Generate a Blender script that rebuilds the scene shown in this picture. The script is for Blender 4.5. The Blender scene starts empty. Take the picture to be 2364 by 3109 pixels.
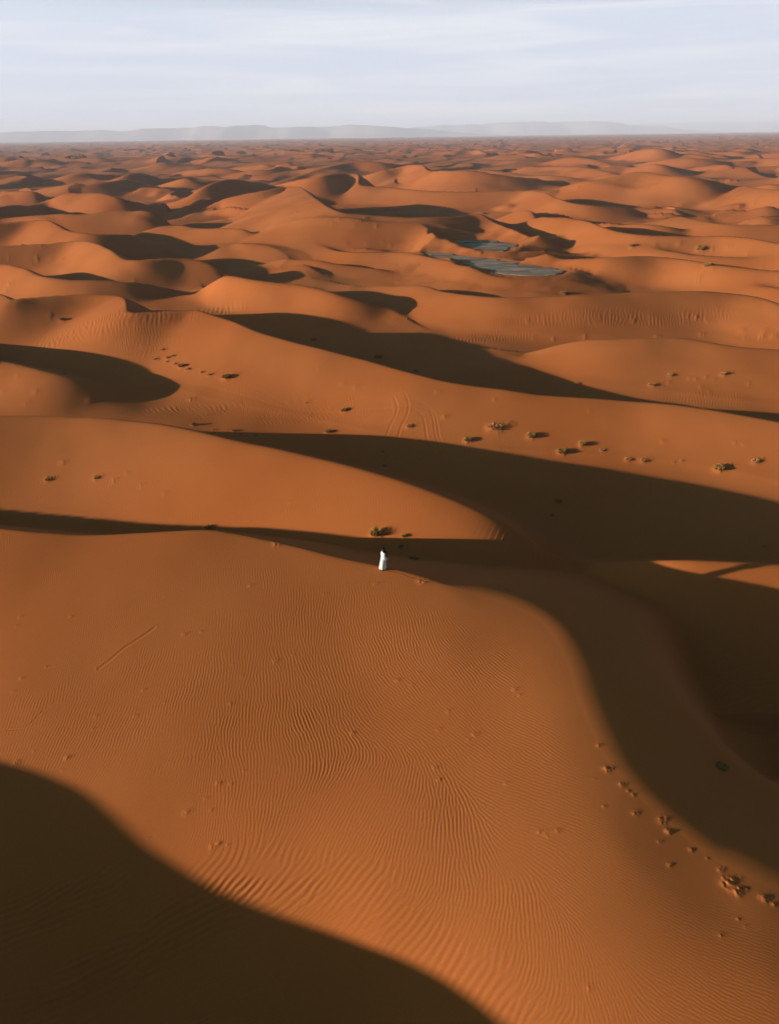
import bpy, math, time
import numpy as np
from mathutils import Matrix, Vector

T0 = time.time()
C = bpy.context.scene.collection
SC = bpy.context.scene
QUAL = 1.0            # terrain mesh density

# ------------------------------------------------------------------ camera
F_PX = 1548.0                     # focal length in units of a 1680 x 2209 picture
PITCH = math.radians(27.72)
ROLL = math.radians(0.75)
ZC = 34.0
SRC = 2364.0 / 1680.0
fw = np.array([0.0, math.cos(PITCH), -math.sin(PITCH)])
r0 = np.array([1.0, 0.0, 0.0]); u0 = np.array([0.0, math.sin(PITCH), math.cos(PITCH)])
rt = math.cos(ROLL) * r0 - math.sin(ROLL) * u0
up = math.cos(ROLL) * u0 + math.sin(ROLL) * r0
cam_d = bpy.data.cameras.new('camera'); cam = bpy.data.objects.new('camera', cam_d); C.objects.link(cam)
cam_d.sensor_fit = 'VERTICAL'; cam_d.sensor_height = 24.0; cam_d.lens = F_PX / 2209.0 * 24.0
cam_d.clip_start = 0.5; cam_d.clip_end = 200000.0
M = Matrix.Identity(4)
for i in range(3):
    M[i][0] = rt[i]; M[i][1] = up[i]; M[i][2] = -fw[i]
M[2][3] = ZC
cam.matrix_world = M
SC.camera = cam

HAZE_D = 1.0e-4
# ------------------------------------------------------------------ sun and sky
SUN_EL = math.radians(8.5)
SUN_AZ = math.radians(10.0)       # the light travels to the right and this much away from the camera
sdir = np.array([math.cos(SUN_AZ) * math.cos(SUN_EL), math.sin(SUN_AZ) * math.cos(SUN_EL), -math.sin(SUN_EL)])
sl = bpy.data.lights.new('sun', 'SUN'); sun = bpy.data.objects.new('sun', sl); C.objects.link(sun)
sl.energy = 5.0; sl.angle = math.radians(0.5); sl.color = (1.0, 0.83, 0.63)
sun.rotation_euler = Vector(sdir.tolist()).to_track_quat('-Z', 'Y').to_euler()
sun.location = (-60, -10, 60)

HAZE_SKY = (5.5, 6.05, 7.1, 1)
w = bpy.data.worlds.new("World"); SC.world = w; w.use_nodes = True
nt = w.node_tree; nt.nodes.clear()
out = nt.nodes.new('ShaderNodeOutputWorld'); bg = nt.nodes.new('ShaderNodeBackground')
sky = nt.nodes.new('ShaderNodeTexSky'); sky.sky_type = 'NISHITA'; sky.sun_disc = False
sky.sun_elevation = SUN_EL; sky.sun_rotation = math.radians(260.0)
sky.air_density = 1.0; sky.dust_density = 0.6; sky.ozone_density = 1.0; sky.altitude = 700
tc = nt.nodes.new('ShaderNodeTexCoord'); mp = nt.nodes.new('ShaderNodeMapping')
mp.inputs['Scale'].default_value = (1.2, 1.2, 22.0); mp.inputs['Rotation'].default_value = (0.0, math.radians(-3.0), 0.0)
n1 = nt.nodes.new('ShaderNodeTexNoise'); n1.inputs['Scale'].default_value = 2.6; n1.inputs['Detail'].default_value = 6
n1.inputs['Roughness'].default_value = 0.55; n1.inputs['Distortion'].default_value = 0.6
rp = nt.nodes.new('ShaderNodeValToRGB'); rp.color_ramp.elements[0].position = 0.43; rp.color_ramp.elements[1].position = 0.70
rp.color_ramp.elements[1].color = (0.9, 0.9, 0.9, 1)
mx = nt.nodes.new('ShaderNodeMixRGB'); mx.inputs['Color2'].default_value = (7.0, 7.15, 7.5, 1)
L = nt.links.new
L(tc.outputs['Generated'], mp.inputs['Vector']); L(mp.outputs['Vector'], n1.inputs['Vector'])
L(n1.outputs['Fac'], rp.inputs['Fac'])
# pale desert haze low in the sky, clearing upwards
sz = nt.nodes.new('ShaderNodeSeparateXYZ'); L(tc.outputs['Generated'], sz.inputs[0])
hr = nt.nodes.new('ShaderNodeMapRange'); hr.interpolation_type = 'SMOOTHERSTEP'
hr.inputs['From Min'].default_value = 0.11; hr.inputs['From Max'].default_value = 0.20
hr.inputs['To Min'].default_value = 1.0; hr.inputs['To Max'].default_value = 0.0
L(sz.outputs['Z'], hr.inputs['Value'])
hz = nt.nodes.new('ShaderNodeMixRGB'); hz.inputs['Color2'].default_value = HAZE_SKY
cf = nt.nodes.new('ShaderNodeMath'); cf.operation = 'MULTIPLY'; L(rp.outputs['Color'], cf.inputs[0]); L(hr.outputs['Result'], cf.inputs[1]); L(cf.outputs[0], mx.inputs['Fac'])
L(hr.outputs['Result'], hz.inputs['Fac']); dk = nt.nodes.new('ShaderNodeMixRGB'); dk.blend_type = 'MULTIPLY'; dk.inputs['Fac'].default_value = 1.0
dk.inputs['Color2'].default_value = (0.36, 0.54, 0.28, 1)
L(sky.outputs['Color'], dk.inputs['Color1']); L(dk.outputs['Color'], hz.inputs['Color1'])
# the sky is brighter on the side of the sun
sv = nt.nodes.new('ShaderNodeVectorMath'); sv.operation = 'DOT_PRODUCT'; sv.inputs[1].default_value = (-math.cos(SUN_AZ), -math.sin(SUN_AZ), 0.1)
L(tc.outputs['Generated'], sv.inputs[0])
s1 = nt.nodes.new('ShaderNodeMath'); s1.operation = 'MAXIMUM'; s1.inputs[1].default_value = 0.0; L(sv.outputs['Value'], s1.inputs[0])
s2 = nt.nodes.new('ShaderNodeMath'); s2.operation = 'POWER'; s2.inputs[1].default_value = 3.0; L(s1.outputs[0], s2.inputs[0])
s3 = nt.nodes.new('ShaderNodeMath'); s3.operation = 'MULTIPLY_ADD'; s3.inputs[1].default_value = 2.2; s3.inputs[2].default_value = 1.0; L(s2.outputs[0], s3.inputs[0])
s4 = nt.nodes.new('ShaderNodeVectorMath'); s4.operation = 'SCALE'; L(hz.outputs['Color'], s4.inputs[0]); L(s3.outputs[0], s4.inputs['Scale'])
L(s4.outputs[0], mx.inputs['Color1']); L(mx.outputs['Color'], bg.inputs['Color'])
bg.inputs['Strength'].default_value = 0.05
L(bg.outputs['Background'], out.inputs['Surface'])

SC.view_settings.view_transform = 'Standard'; SC.view_settings.look = 'None'
SC.view_settings.gamma = 1.0; SC.view_settings.use_curve_mapping = False
SC.view_settings.exposure = 1.32
SC.render.engine = 'CYCLES'
SC.cycles.max_bounces = 5; SC.cycles.diffuse_bounces = 3; SC.cycles.volume_bounces = 2

# ------------------------------------------------------------------ helpers
rng = np.random.RandomState(7)

def ray(px, py):
    """direction through a point of the 2364 x 3109 photograph"""
    x = px / SRC - 840.0; y = py / SRC - 1104.5
    return fw * F_PX + rt * x - up * y

def world(px, py, z):
    d = ray(px, py); t = (z - ZC) / d[2]
    return np.array([d[0] * t, d[1] * t, z])

def vnoise(x, y, seed):
    """smooth value noise, about -1..1"""
    n = 256
    tab = np.random.RandomState(seed).uniform(-1, 1, (n, n)).astype(np.float32)
    xi = np.floor(x); yi = np.floor(y); fx = (x - xi).astype(np.float32); fy = (y - yi).astype(np.float32)
    xi = xi.astype(np.int64) % n; yi = yi.astype(np.int64) % n
    fx = fx * fx * fx * (fx * (fx * 6 - 15) + 10); fy = fy * fy * fy * (fy * (fy * 6 - 15) + 10)
    x1 = (xi + 1) % n; y1 = (yi + 1) % n
    a = tab[xi, yi]; b = tab[x1, yi]; c = tab[xi, y1]; d = tab[x1, y1]
    return (a + (b - a) * fx) * (1 - fy) + (c + (d - c) * fx) * fy

def fbm(x, y, seed, oct=3, gain=0.5):
    s = 0.0; a = 1.0; t = 0.0
    for k in range(oct):
        s = s + a * vnoise(x * 2 ** k + 17.3 * k, y * 2 ** k - 9.1 * k, seed + k); t += a; a *= gain
    return s / t

def sstep(a, b, x):
    t = np.clip((x - a) / (b - a), 0, 1); return t * t * (3 - 2 * t)

def smax(a, b, k):
    h = np.maximum(k - np.abs(a - b), 0) / k
    return np.maximum(a, b) + h * h * k * 0.25

def smin(a, b, k):
    h = np.maximum(k - np.abs(a - b), 0) / k
    return np.minimum(a, b) - h * h * k * 0.25

def catmull(P, step):
    P = np.asarray(P, float); out = []
    Q = np.vstack([2 * P[0] - P[1], P, 2 * P[-1] - P[-2]])
    for i in range(1, len(Q) - 2):
        p0, p1, p2, p3 = Q[i - 1:i + 3]
        n = max(1, int(np.linalg.norm(p2[:2] - p1[:2]) / step))
        for k in range(n):
            t = k / n
            a = 0.5 * ((2 * p1) + (-p0 + p2) * t + (2 * p0 - 5 * p1 + 4 * p2 - p3) * t * t + (-p0 + 3 * p1 - 3 * p2 + p3) * t ** 3)
            out.append(a)
    out.append(P[-1]); return np.array(out)

def polydist(P, X, Y):
    """nearest distance, side (+ = left of travel) and interpolated 3rd.. columns"""
    X = X.astype(np.float32); Y = Y.astype(np.float32)
    best = np.full(X.shape, 1e12, np.float32); side = np.ones(X.shape, np.float32)
    vals = [np.zeros(X.shape, np.float32) for _ in range(P.shape[1] - 2)]
    for i in range(len(P) - 1):
        ax, ay = P[i, :2]; dx, dy = P[i + 1, :2] - P[i, :2]; l2 = dx * dx + dy * dy + 1e-9
        t = np.clip(((X - ax) * dx + (Y - ay) * dy) / l2, 0, 1)
        ex = X - (ax + t * dx); ey = Y - (ay + t * dy); d = ex * ex + ey * ey
        m = d < best
        best = np.where(m, d, best)
        side = np.where(m, np.where(dx * (Y - ay) - dy * (X - ax) >= 0, 1.0, -1.0), side)
        for k in range(len(vals)):
            vals[k] = np.where(m, P[i, 2 + k] + t * (P[i + 1, 2 + k] - P[i, 2 + k]), vals[k])
    return np.sqrt(best), side, vals

# ------------------------------------------------------------------ dunes traced from their crests
# each: crest points (photo x, photo y[, height factor]), peak height, windward width, lee slope, crest rounding
D = []
def resample(P, step):
    seg = np.hypot(np.diff(P[:, 0]), np.diff(P[:, 1])); t = np.concatenate([[0], np.cumsum(seg)])
    n = max(3, int(t[-1] / step) + 1); q = np.linspace(0, t[-1], n)
    return np.stack([np.interp(q, t, P[:, k]) for k in range(P.shape[1])], 1)
def dune(pts, z, W, lee=31.0, r=0.4, world_pts=False, zs=None, ws=None, sm=None):
    if world_pts:
        P = catmull([[p[0], p[1], z * (p[2] if len(p) > 2 else 1)] for p in pts], 1.5)
    else:
        far = sstep(900, 650, np.mean([p[1] for p in pts]))
        zs = 0.64 + 0.10 * far + 0.08 * sstep(600, 520, np.mean([p[1] for p in pts])) if zs is None else zs; ws = 0.70 - 0.16 * sstep(1060, 900, np.mean([p[1] for p in pts])) if ws is None else ws
        z = z * zs; W = W * ws
        I = catmull([[p[0], p[1], z * (p[2] if len(p) > 2 else 1)] for p in pts], 6.0)
        rays = np.array([ray(a, b) for a, b, c in I])
        Yv = rays[:, 1] * (I[:, 2] - ZC) / rays[:, 2]
        # the crest line itself runs smoothly over the ground: what the picture shows as bumps is height
        Y0 = Yv.mean()
        it = sm if sm is not None else int(np.clip((Y0 - 90) * 0.5, 12, 160))
        Ys = Yv.copy()
        for _ in range(it):
            Ys[1:-1] = 0.5 * Ys[1:-1] + 0.25 * (Ys[:-2] + Ys[2:])
        zz = ZC + rays[:, 2] / rays[:, 1] * Ys
        zz = np.clip(zz, 0.5 * I[:, 2] - 0.2, 1.3 * I[:, 2] + 0.8)
        t = (zz - ZC) / rays[:, 2]
        P = np.stack([rays[:, 0] * t, rays[:, 1] * t, zz], 1)
        P = resample(P, max(0.6, np.hypot(np.diff(P[:, 0]), np.diff(P[:, 1])).sum() / 300))
        for _ in range(3 if sm == 4 else (110 if sm == 60 else 25)):
            P[1:-1] = 0.5 * P[1:-1] + 0.25 * (P[:-2] + P[2:])
    L_ = np.hypot(np.diff(P[:, 0]), np.diff(P[:, 1])).sum()
    st = max(1.0, W / 14.0, L_ / 90.0)
    D.append(dict(P=resample(P, st), Pf=resample(P, st * 0.34), st=st, W=W, lee=math.tan(math.radians(lee)), r=r, z=z))

def softdist(P, st, X, Y, Pf=None):
    """distance and crest height blended smoothly from all along the line; exact close to it"""
    X = X.astype(np.float32); Y = Y.astype(np.float32)
    S = np.zeros(X.shape, np.float32); Z = [np.zeros(X.shape, np.float32) for _ in range(P.shape[1] - 2)]
    for row in P:
        d2 = ((X - row[0]) ** 2 + (Y - row[1]) ** 2 + 0.05) * (1.0 / 100.0)
        wgt = 1.0 / (d2 * d2 * d2)
        S += wgt
        for k in range(len(Z)): Z[k] += wgt * np.float32(row[2 + k])
    d = (1.178 / (S * st / 10.0)) ** 0.2 * 10.0
    de, s, v = polydist(P, X, Y)
    f = sstep(1.0 * st, 2.8 * st, de)
    near = np.nonzero(f < 1)[0]
    if Pf is not None and len(near):
        de[near], s[near], vn = polydist(Pf, X[near], Y[near])
        for k in range(len(Z)): v[k][near] = vn[k]
    return de * (1 - f) + d * f, s, [v[k] * (1 - f) + Z[k] / S * f for k in range(len(Z))]

# second dune
dune([(-500,1290,1.1),(-200,1262,1.1),(0,1259,1.05),(140,1264),(280,1271),(422,1278),(560,1300),(730,1345),(850,1366),(1000,1400,1),(1180,1447,1.03),(1300,1490,1.0),(1420,1530,.92),(1500,1563,.88),(1560,1597,.84),(1600,1624,.79),(1640,1655,.7),(1675,1682,.5),(1715,1710,.1)], 8.6, 26, 29, .5, sm=60)
# low ridge in front of the left hollow
dune([(-400,1075,1.2),(-200,1085,1.1),(0,1097,1),(80,1115,.95),(160,1133,.9),(240,1150,.75),(330,1163,.55),(420,1170,.35),(500,1173,.15),(650,1178,.02)], 4.5, 20, 24, .6, zs=1.0)
# off-frame dunes on the left that throw the shadows across the hollow and the foreground
dune([(-80,130,.3),(-78,122,.6),(-77,114,.9),(-76,106,1),(-76,101,.95),(-79,97,.4),(-83,94,.05)], 7.2, 34, 30, .5, True)
dune([(-78,40,.72),(-63,26,.875),(-56,20,1.02),(-47,14,.96),(-40,9,1.08),(-34,5,1.1),(-26,-2,1.2),(0,-20,1)], 9.5, 26, 24, .5, True)
# third dune, the long crest
dune([(-200,905,.8),(-60,880,.95),(0,888,1),(22,900,1),(32,909,1),(100,901),(240,891),(330,893),(373,901),(381,914),(385,935),(391,950),(450,948),(560,942),(600,943),(640,955),(700,973),(745,992),(800,1013,.95),(920,1045,.9),(1100,1090,.8),(1330,1152,.7),(1500,1178,.65),(1640,1198,.6),(1900,1217,.58),(2100,1238,.58),(2364,1283,.55),(2600,1330,.5)], 10.0, 34, 31, .3, sm=4)
# dune beyond the big valley shadow, right
dune([(1600,1072,.02),(1650,1060,.3),(1707,1043,.6),(1773,1033,.8),(1900,1029,1),(2040,1028,1),(2116,1033,1),(2197,1050,1),(2269,1057,1),(2364,1063,1),(2600,1085,1)], 6.0, 34, 28, .6)
# tongue in the middle
dune([(630,872,.1),(665,848,.7),(690,836,1),(743,845,1),(800,853,1),(895,862,.95),(990,880,.85),(1067,905,.65),(1157,921,.4),(1205,940,.2),(1229,967,.02)], 8.5, 21, 30, .5)
# long one to the right of it
dune([(1120,868,.05),(1190,866,.3),(1290,869,.5),(1324,881,.6),(1371,888,.7),(1419,895,.8),(1514,904,.9),(1600,902,.9),(1754,898,1),(1850,894,1),(1897,890,1),(1993,888,1),(2112,885,1),(2207,887,1),(2278,893,1),(2316,902,1),(2350,917,1),(2420,940,1),(2600,980,.8)], 7.5, 40, 28, .6)
# small lens right
dune([(2150,868,.2),(2250,866,.6),(2320,870,.8),(2400,878,1),(2500,890,1)], 5.0, 25, 28, .6)
# left tongue with ripples
dune([(-200,800,1),(0,806,1),(43,814,1),(95,825,1),(114,838,1),(157,845,1),(214,851,.95),(333,856,.85),(420,862,.7),(476,866,.5),(530,880,.25),(580,903,.02)], 7.0, 22, 31, .4)
# row with the crescent shadow
dune([(-200,760,.8),(0,745,.9),(100,740,.95),(180,733,1),(240,731,1),(262,733,1),(295,743,1),(333,760,1),(367,781,1),(405,787,1),(476,783,.95),(548,780,.9),(595,783,.85),(643,798,.75),(667,806,.6),(690,825,.4)], 9.0, 30, 31, .3)
dune([(800,805,.02),(850,792,.3),(895,788,.6),(943,787,.8),(981,789,.8),(1005,798,.7),(1086,805,.6),(1157,812,.5),(1205,821,.3),(1260,830,.05)], 4.5, 20, 28, .5)
dune([(870,757,.02),(943,750,.5),(990,752,.7),(1038,760,.9),(1120,762,1),(1219,763,1),(1276,771,1),(1330,784,1),(1390,800,1),(1440,815,1),(1500,833,.9),(1560,840,.9),(1700,838,.8),(1800,835,.6),(1900,832,.3)], 5.0, 26, 29, .4)
# right of the pan
dune([(1540,790,.1),(1600,781,.5),(1700,784,.8),(1780,786,.9),(1850,784,1),(1897,782,1),(1970,779,1),(2050,783,1),(2110,792,1),(2160,803,1),(2260,813,1),(2364,820,1),(2500,830,1)], 7.5, 26, 28, .6)
dune([(1680,742,.05),(1760,745,.5),(1850,746,.8),(1940,752,.9),(2040,763,1),(2150,772,1),(2280,781,1),(2364,783,1),(2500,790,1)], 6.5, 28, 28, .7)
# behind the pan
dune([(1000,700,.02),(1100,705,.2),(1180,697,.5),(1240,690,.8),(1300,699,1),(1360,712,1),(1400,733,1),(1480,758,1),(1560,770,.9),(1650,772,.7),(1750,778,.4),(1850,782,.1)], 9.0, 40, 30, .6)
dune([(1500,668,.1),(1597,638,.7),(1626,660,.9),(1659,662,1),(1707,661,1),(1754,667,1),(1802,681,1),(1850,695,1),(1897,705,1),(1993,712,1),(2088,713,1),(2183,715,1),(2278,724,1),(2364,738,1),(2500,755,1)], 10.0, 45, 30, .5)
dune([(1240,690,.02),(1330,672,.6),(1380,655,1),(1410,652,1),(1457,654,1),(1486,668,1),(1543,690,1),(1600,712,1),(1650,716,.8),(1707,718,.5),(1778,719,.1)], 9.0, 45, 30, .3)
dune([(1780,694,.1),(1830,690,.5),(1900,680,.8),(1960,680,1),(2010,684,1),(2060,692,.8),(2110,702,.4)], 6.0, 30, 28, .5)
dune([(2010,660,.05),(2070,662,.6),(2130,672,1),(2200,680,1),(2300,682,1),(2450,684,1)], 7.0, 40, 28, .5)
# the great dune in the middle, with the long bowl of shadow
dune([(560,660,.02),(629,628,.25),(680,604,.5),(740,590,.66),(800,580,.78),(848,569,.85),(895,565,.85),(912,568,.85),(926,578,.86),(943,591,.88),(981,619,.9),(1024,638,.86),(1067,646,.8),(1133,650,.76),(1229,656,.72),(1300,657,.7),(1371,656,.66),(1414,654,.6)], 17.0, 62, 31, .3, ws=1.0, sm=16)
dune([(800,572,.3),(860,556,.6),(912,543,.85),(981,531,1),(1067,525,1),(1093,529,.97),(1088,545,.8),(1083,557,.65),(1110,564,.58),(1181,567,.53),(1229,573,.5),(1324,580,.46),(1419,582,.46),(1514,580,.48),(1600,578,.5),(1626,579,.5),(1659,588,.5),(1683,602,.5),(1740,614,.45),(1820,622,.4),(1900,628,.3)], 13.5, 38, 30, .4, zs=1.0, ws=.9, sm=30)
dune([(1640,590,.02),(1720,566,.5),(1800,545,.8),(1850,536,.95),(1907,526,1),(1954,525,1),(2016,531,1),(2088,535,1),(2159,550,.8),(2220,566,.4),(2270,580,.1)], 16.0, 75, 24, 4)
dune([(2180,570,.3),(2250,565,.8),(2300,570,1),(2364,576,1),(2500,580,1)], 12.0, 70, 28, 1)
dune([(1000,560,.02),(1060,548,.2),(1114,531,.6),(1160,518,.9),(1205,507,1),(1257,499,1),(1288,503,1),(1293,514,1),(1319,519,1),(1419,517,1),(1470,522,.95),(1514,531,.8),(1600,541,.6),(1700,548,.4)], 15.0, 70, 30, .4)
dune([(820,560,.02),(919,529,.4),(1000,505,.8),(1076,488,1),(1133,490,1),(1180,495,1),(1214,500,.8),(1260,508,.4)], 15.0, 80, 30, .8)
dune([(1600,505,.1),(1645,495,.5),(1721,478,1),(1778,480,1),(1820,488,.8),(1870,505,.4)], 12.0, 70, 26, 3)
dune([(1564,516,.4),(1659,506,.8),(1754,507,1),(1820,516,1),(1873,528,.7)], 9.0, 60, 26, 2)
dune([(1850,481,.1),(1900,467,.6),(1945,455,1),(1993,450,1),(2025,455,1),(2060,467,.8),(2090,478,.3)], 18.0, 90, 28, 2)
dune([(1916,502,.2),(1980,490,.7),(2040,481,1),(2088,479,1),(2159,486,.9),(2240,495,.4)], 12.0, 60, 25, 2)
dune([(1870,522,.1),(1920,508,.7),(1978,498,1),(2010,499,1),(2050,508,.8),(2100,518,.3)], 11.0, 50, 29, 1)
dune([(2088,512,.2),(2130,506,.7),(2183,500,1),(2210,501,1),(2226,510,.9),(2240,520,.4)], 9.0, 50, 30, 1)
dune([(2180,490,.2),(2260,482,1),(2330,480,1),(2450,490,1)], 10.0, 60, 27, 1)
dune([(2140,470,.2),(2200,462,.6),(2250,450,1),(2280,452,1),(2310,462,.5)], 14.0, 80, 30, 1)
# left of the great dune
dune([(-150,640,.8),(0,628,.9),(95,622,.5),(150,605,.7),(205,590,1),(271,585,1),(310,588,1),(352,598,1),(400,612,.8),(457,622,.4)], 13.0, 60, 29, .6)
dune([(-150,680,.6),(0,664,.6),(119,652,.8),(214,648,.9),(229,652,.9),(267,648,.9),(357,640,1),(429,637,1),(457,640,1),(490,652,.9),(512,668,.6),(518,680,.3)], 10.0, 50, 29, .5)
dune([(-150,682,1),(0,676,1),(71,671,1),(143,669,1),(167,679,1),(190,693,1),(229,705,1),(286,710,.95),(350,712,.85),(400,713,.7),(429,724,.5),(457,731,.3),(500,735,.05)], 10.0, 40, 31, .3)
dune([(380,725,.02),(410,714,.3),(440,700,.6),(476,689,.8),(520,686,.8),(571,687,.8),(586,694,.8),(620,695,.8),(680,694,.9),(738,695,.9),(762,705,.9),(785,717,.7),(820,722,.4)], 7.0, 32, 29, .5)
dune([(480,650,.05),(520,645,.4),(560,625,.7),(600,607,.9),(625,606,.9),(650,612,.5)], 9.0, 45, 29, .5)
dune([(500,620,.1),(548,608,.4),(600,580,.8),(643,557,1),(690,545,1),(738,548,1),(790,556,.9),(850,566,.6)], 15.0, 70, 27, 2)
dune([(-100,595,.6),(0,585,.8),(60,580,1),(120,584,1),(140,597,.9),(185,596,.6),(240,592,.2)], 10.0, 50, 29, .5)
dune([(60,590,.05),(120,575,.4),(205,563,.8),(286,553,1),(381,547,1),(405,556,.9),(440,560,.4)], 10.0, 55, 27, .8)
dune([(270,562,.05),(333,548,.6),(370,535,.9),(410,526,1),(440,528,1),(460,536,.5)], 12.0, 60, 30, 1)
dune([(480,565,.1),(530,550,.6),(565,543,.9),(600,548,.8),(690,548,.4)], 10.0, 50, 29, .6)
dune([(520,525,.1),(600,515,.8),(680,510,1),(740,520,.6)], 9.0, 55, 27, 1)
dune([(640,545,.05),(700,530,.6),(780,515,1),(850,522,.9),(900,530,.4)], 9.0, 60, 27, 1)
dune([(90,500,.3),(130,485,.9),(160,481,1),(180,490,.6)], 13.0, 70, 30, 1)
dune([(0,480,.8),(40,472,1),(60,480,.9),(110,482,.4)], 12.0, 70, 30, 1)
dune([(450,612,.02),(560,600,.3),(650,594,.5),(720,600,.2)], 5.0, 30, 29, .5)
# small rise whose lit top shows at the right edge, beyond the dark bowl
dune([(1800,1712,.3),(1900,1706,.7),(2000,1703,.95),(2150,1705,1),(2300,1712,1),(2450,1722,1),(2700,1740,1)], 4.0, 10, 32, .3, zs=1.0, ws=1.0)

# ---- foreground dune: a spline surface up to its crest, a slope beyond it
crest0 = [(-500,1560,7.5,31),(-200,1585,7.6,31),(0,1607,7.6,31),(140,1621,7.5,31),(267,1628,7.4,31),(422,1621,7.6,31),(620,1612,7.8,31),(700,1621,7.7,30),(788,1638,7.6,30),(900,1663,7.5,29),(1013,1693,7.4,28),(1160,1724,7.3,27),(1266,1749,7.2,25),(1358,1780,7.1,22),(1470,1812,7.0,19),(1580,1850,6.9,18),(1655,1900,6.8,18),(1710,1990,6.7,18),(1745,2100,6.6,18),(1785,2200,6.4,18),(1835,2300,6.2,18),(1905,2385,6.0,18),(2000,2475,5.8,18),(2140,2590,5.6,18),(2250,2650,5.5,18),(2364,2705,5.4,18),(2700,2850,5.0,18)]
_k0 = catmull([list(world(a, b, z)) + [math.tan(math.radians(s))] for a, b, z, s in crest0], 0.3)
K0 = resample(_k0, 1.0); K0F = resample(_k0, 0.3)
ctrl = [(0,1850,5.6),(350,1850,6.0),(700,1850,6.3),(1050,1850,6.5),(1350,1950,6.5),(1550,2000,6.5),
        (0,2100,4.4),(350,2100,4.8),(750,2150,5.1),(1150,2150,5.5),(1500,2200,6.0),(1700,2300,6.1),
        (-300,2200,3.4),(0,2350,3.5),(350,2450,3.7),(750,2500,4.1),(1150,2500,4.8),(1500,2550,5.3),(1900,2600,5.7),(2200,2750,5.4),
        (0,2700,2.4),(400,2800,2.5),(800,2850,2.8),(1150,2850,3.7),(1500,2900,4.5),(1900,2950,5.1),(2364,3000,5.3),
        (0,3109,1.8),(600,3109,1.8),(1100,3109,2.4),(1500,3109,3.9),(2000,3109,4.9),(-400,2800,1.8),(-500,1800,5.5)]
cp = [world(a, b, z) for a, b, z in ctrl]
cp += [np.array(p[:3]) for p in K0[::3]]
cp += [np.array(q) for q in ((-10, 5, 1.0), (10, 5, 3.0), (25, 5, 4.0), (-30, 8, 1.2), (-60, 20, 3), (0, -10, 1), (30, -10, 3), (-60, 50, 6), (30,12,4.8))]
cp = np.array(cp)
def tps(r2): return 0.5 * r2 * np.log(r2 + 1e-9)
_n = len(cp); _A = np.zeros((_n + 3, _n + 3)); _d2 = ((cp[:, None, :2] - cp[None, :, :2]) ** 2).sum(-1)
_A[:_n, :_n] = tps(_d2) + np.eye(_n) * 0.05; _A[:_n, _n] = 1; _A[:_n, _n + 1:] = cp[:, :2]; _A[_n, :_n] = 1; _A[_n + 1:, :_n] = cp[:, :2].T
_w = np.linalg.solve(_A, np.concatenate([cp[:, 2], np.zeros(3)]))
_gx = np.linspace(-100, 80, 181); _gy = np.linspace(-30, 90, 121); _GX, _GY = np.meshgrid(_gx, _gy, indexing='ij')
_S = _w[_n] + _w[_n + 1] * _GX + _w[_n + 2] * _GY
for i in range(_n): _S += _w[i] * tps((_GX - cp[i, 0]) ** 2 + (_GY - cp[i, 1]) ** 2)
def bil(G, x, y, x0, y0, h):
    u = np.clip((x - x0) / h, 0, G.shape[0] - 1.001); v = np.clip((y - y0) / h, 0, G.shape[1] - 1.001)
    i = u.astype(int); j = v.astype(int); u = u - i; v = v - j
    return (G[i, j] * (1 - u) + G[i + 1, j] * u) * (1 - v) + (G[i, j + 1] * (1 - u) + G[i + 1, j + 1] * u) * v
# smoother (cubic) sampling: refine the table once
_fx = np.linspace(-100, 80, 721); _fy = np.linspace(-30, 90, 481)
_FX, _FY = np.meshgrid(_fx, _fy, indexing='ij')
_SF = _w[_n] + _w[_n + 1] * _FX + _w[_n + 2] * _FY
for i in range(_n): _SF += _w[i] * tps((_FX - cp[i, 0]) ** 2 + (_FY - cp[i, 1]) ** 2)

KB = catmull([list(world(a, b, z)) for a, b, z in ((2350,1745,3.0),(2150,1735,3.5),(1990,1775,4.0),(1930,1880,4.0),(1945,2030,3.5),(2030,2200,3.0),(2130,2330,2.5),(2260,2440,2.2),(2500,2560,2.0),(2800,2680,2.0))], 1.0)

def foreground(X, Y):
    W = bil(_SF, X, Y, -100, -30, 0.25)
    d, s, v = softdist(K0, 1.0, X, Y, K0F)
    zc, tl = v
    u = sstep(0.32, 0.42, tl); r = 0.9 * (1 - u) + 0.12 * u
    de = np.sqrt(d * d + r * r) - r
    lee = zc - tl * de
    # steeper drop into the bowl on the right
    d2, s2, v2 = polydist(KB, X, Y)
    drop = sstep(0, 6.0, d2) * (s2 > 0) * 2.6 * sstep(0.0, 3.0, v2[0]) * 1.4
    lee = np.where(s > 0, lee - drop, zc + tl * 0.3 * d)
    kk = 0.6 * (1 - u) + 0.15 * u
    return smin(W, lee + 0.25 * kk, kk) * (Y < 67) + np.where(Y >= 67, -9, 0)

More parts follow.
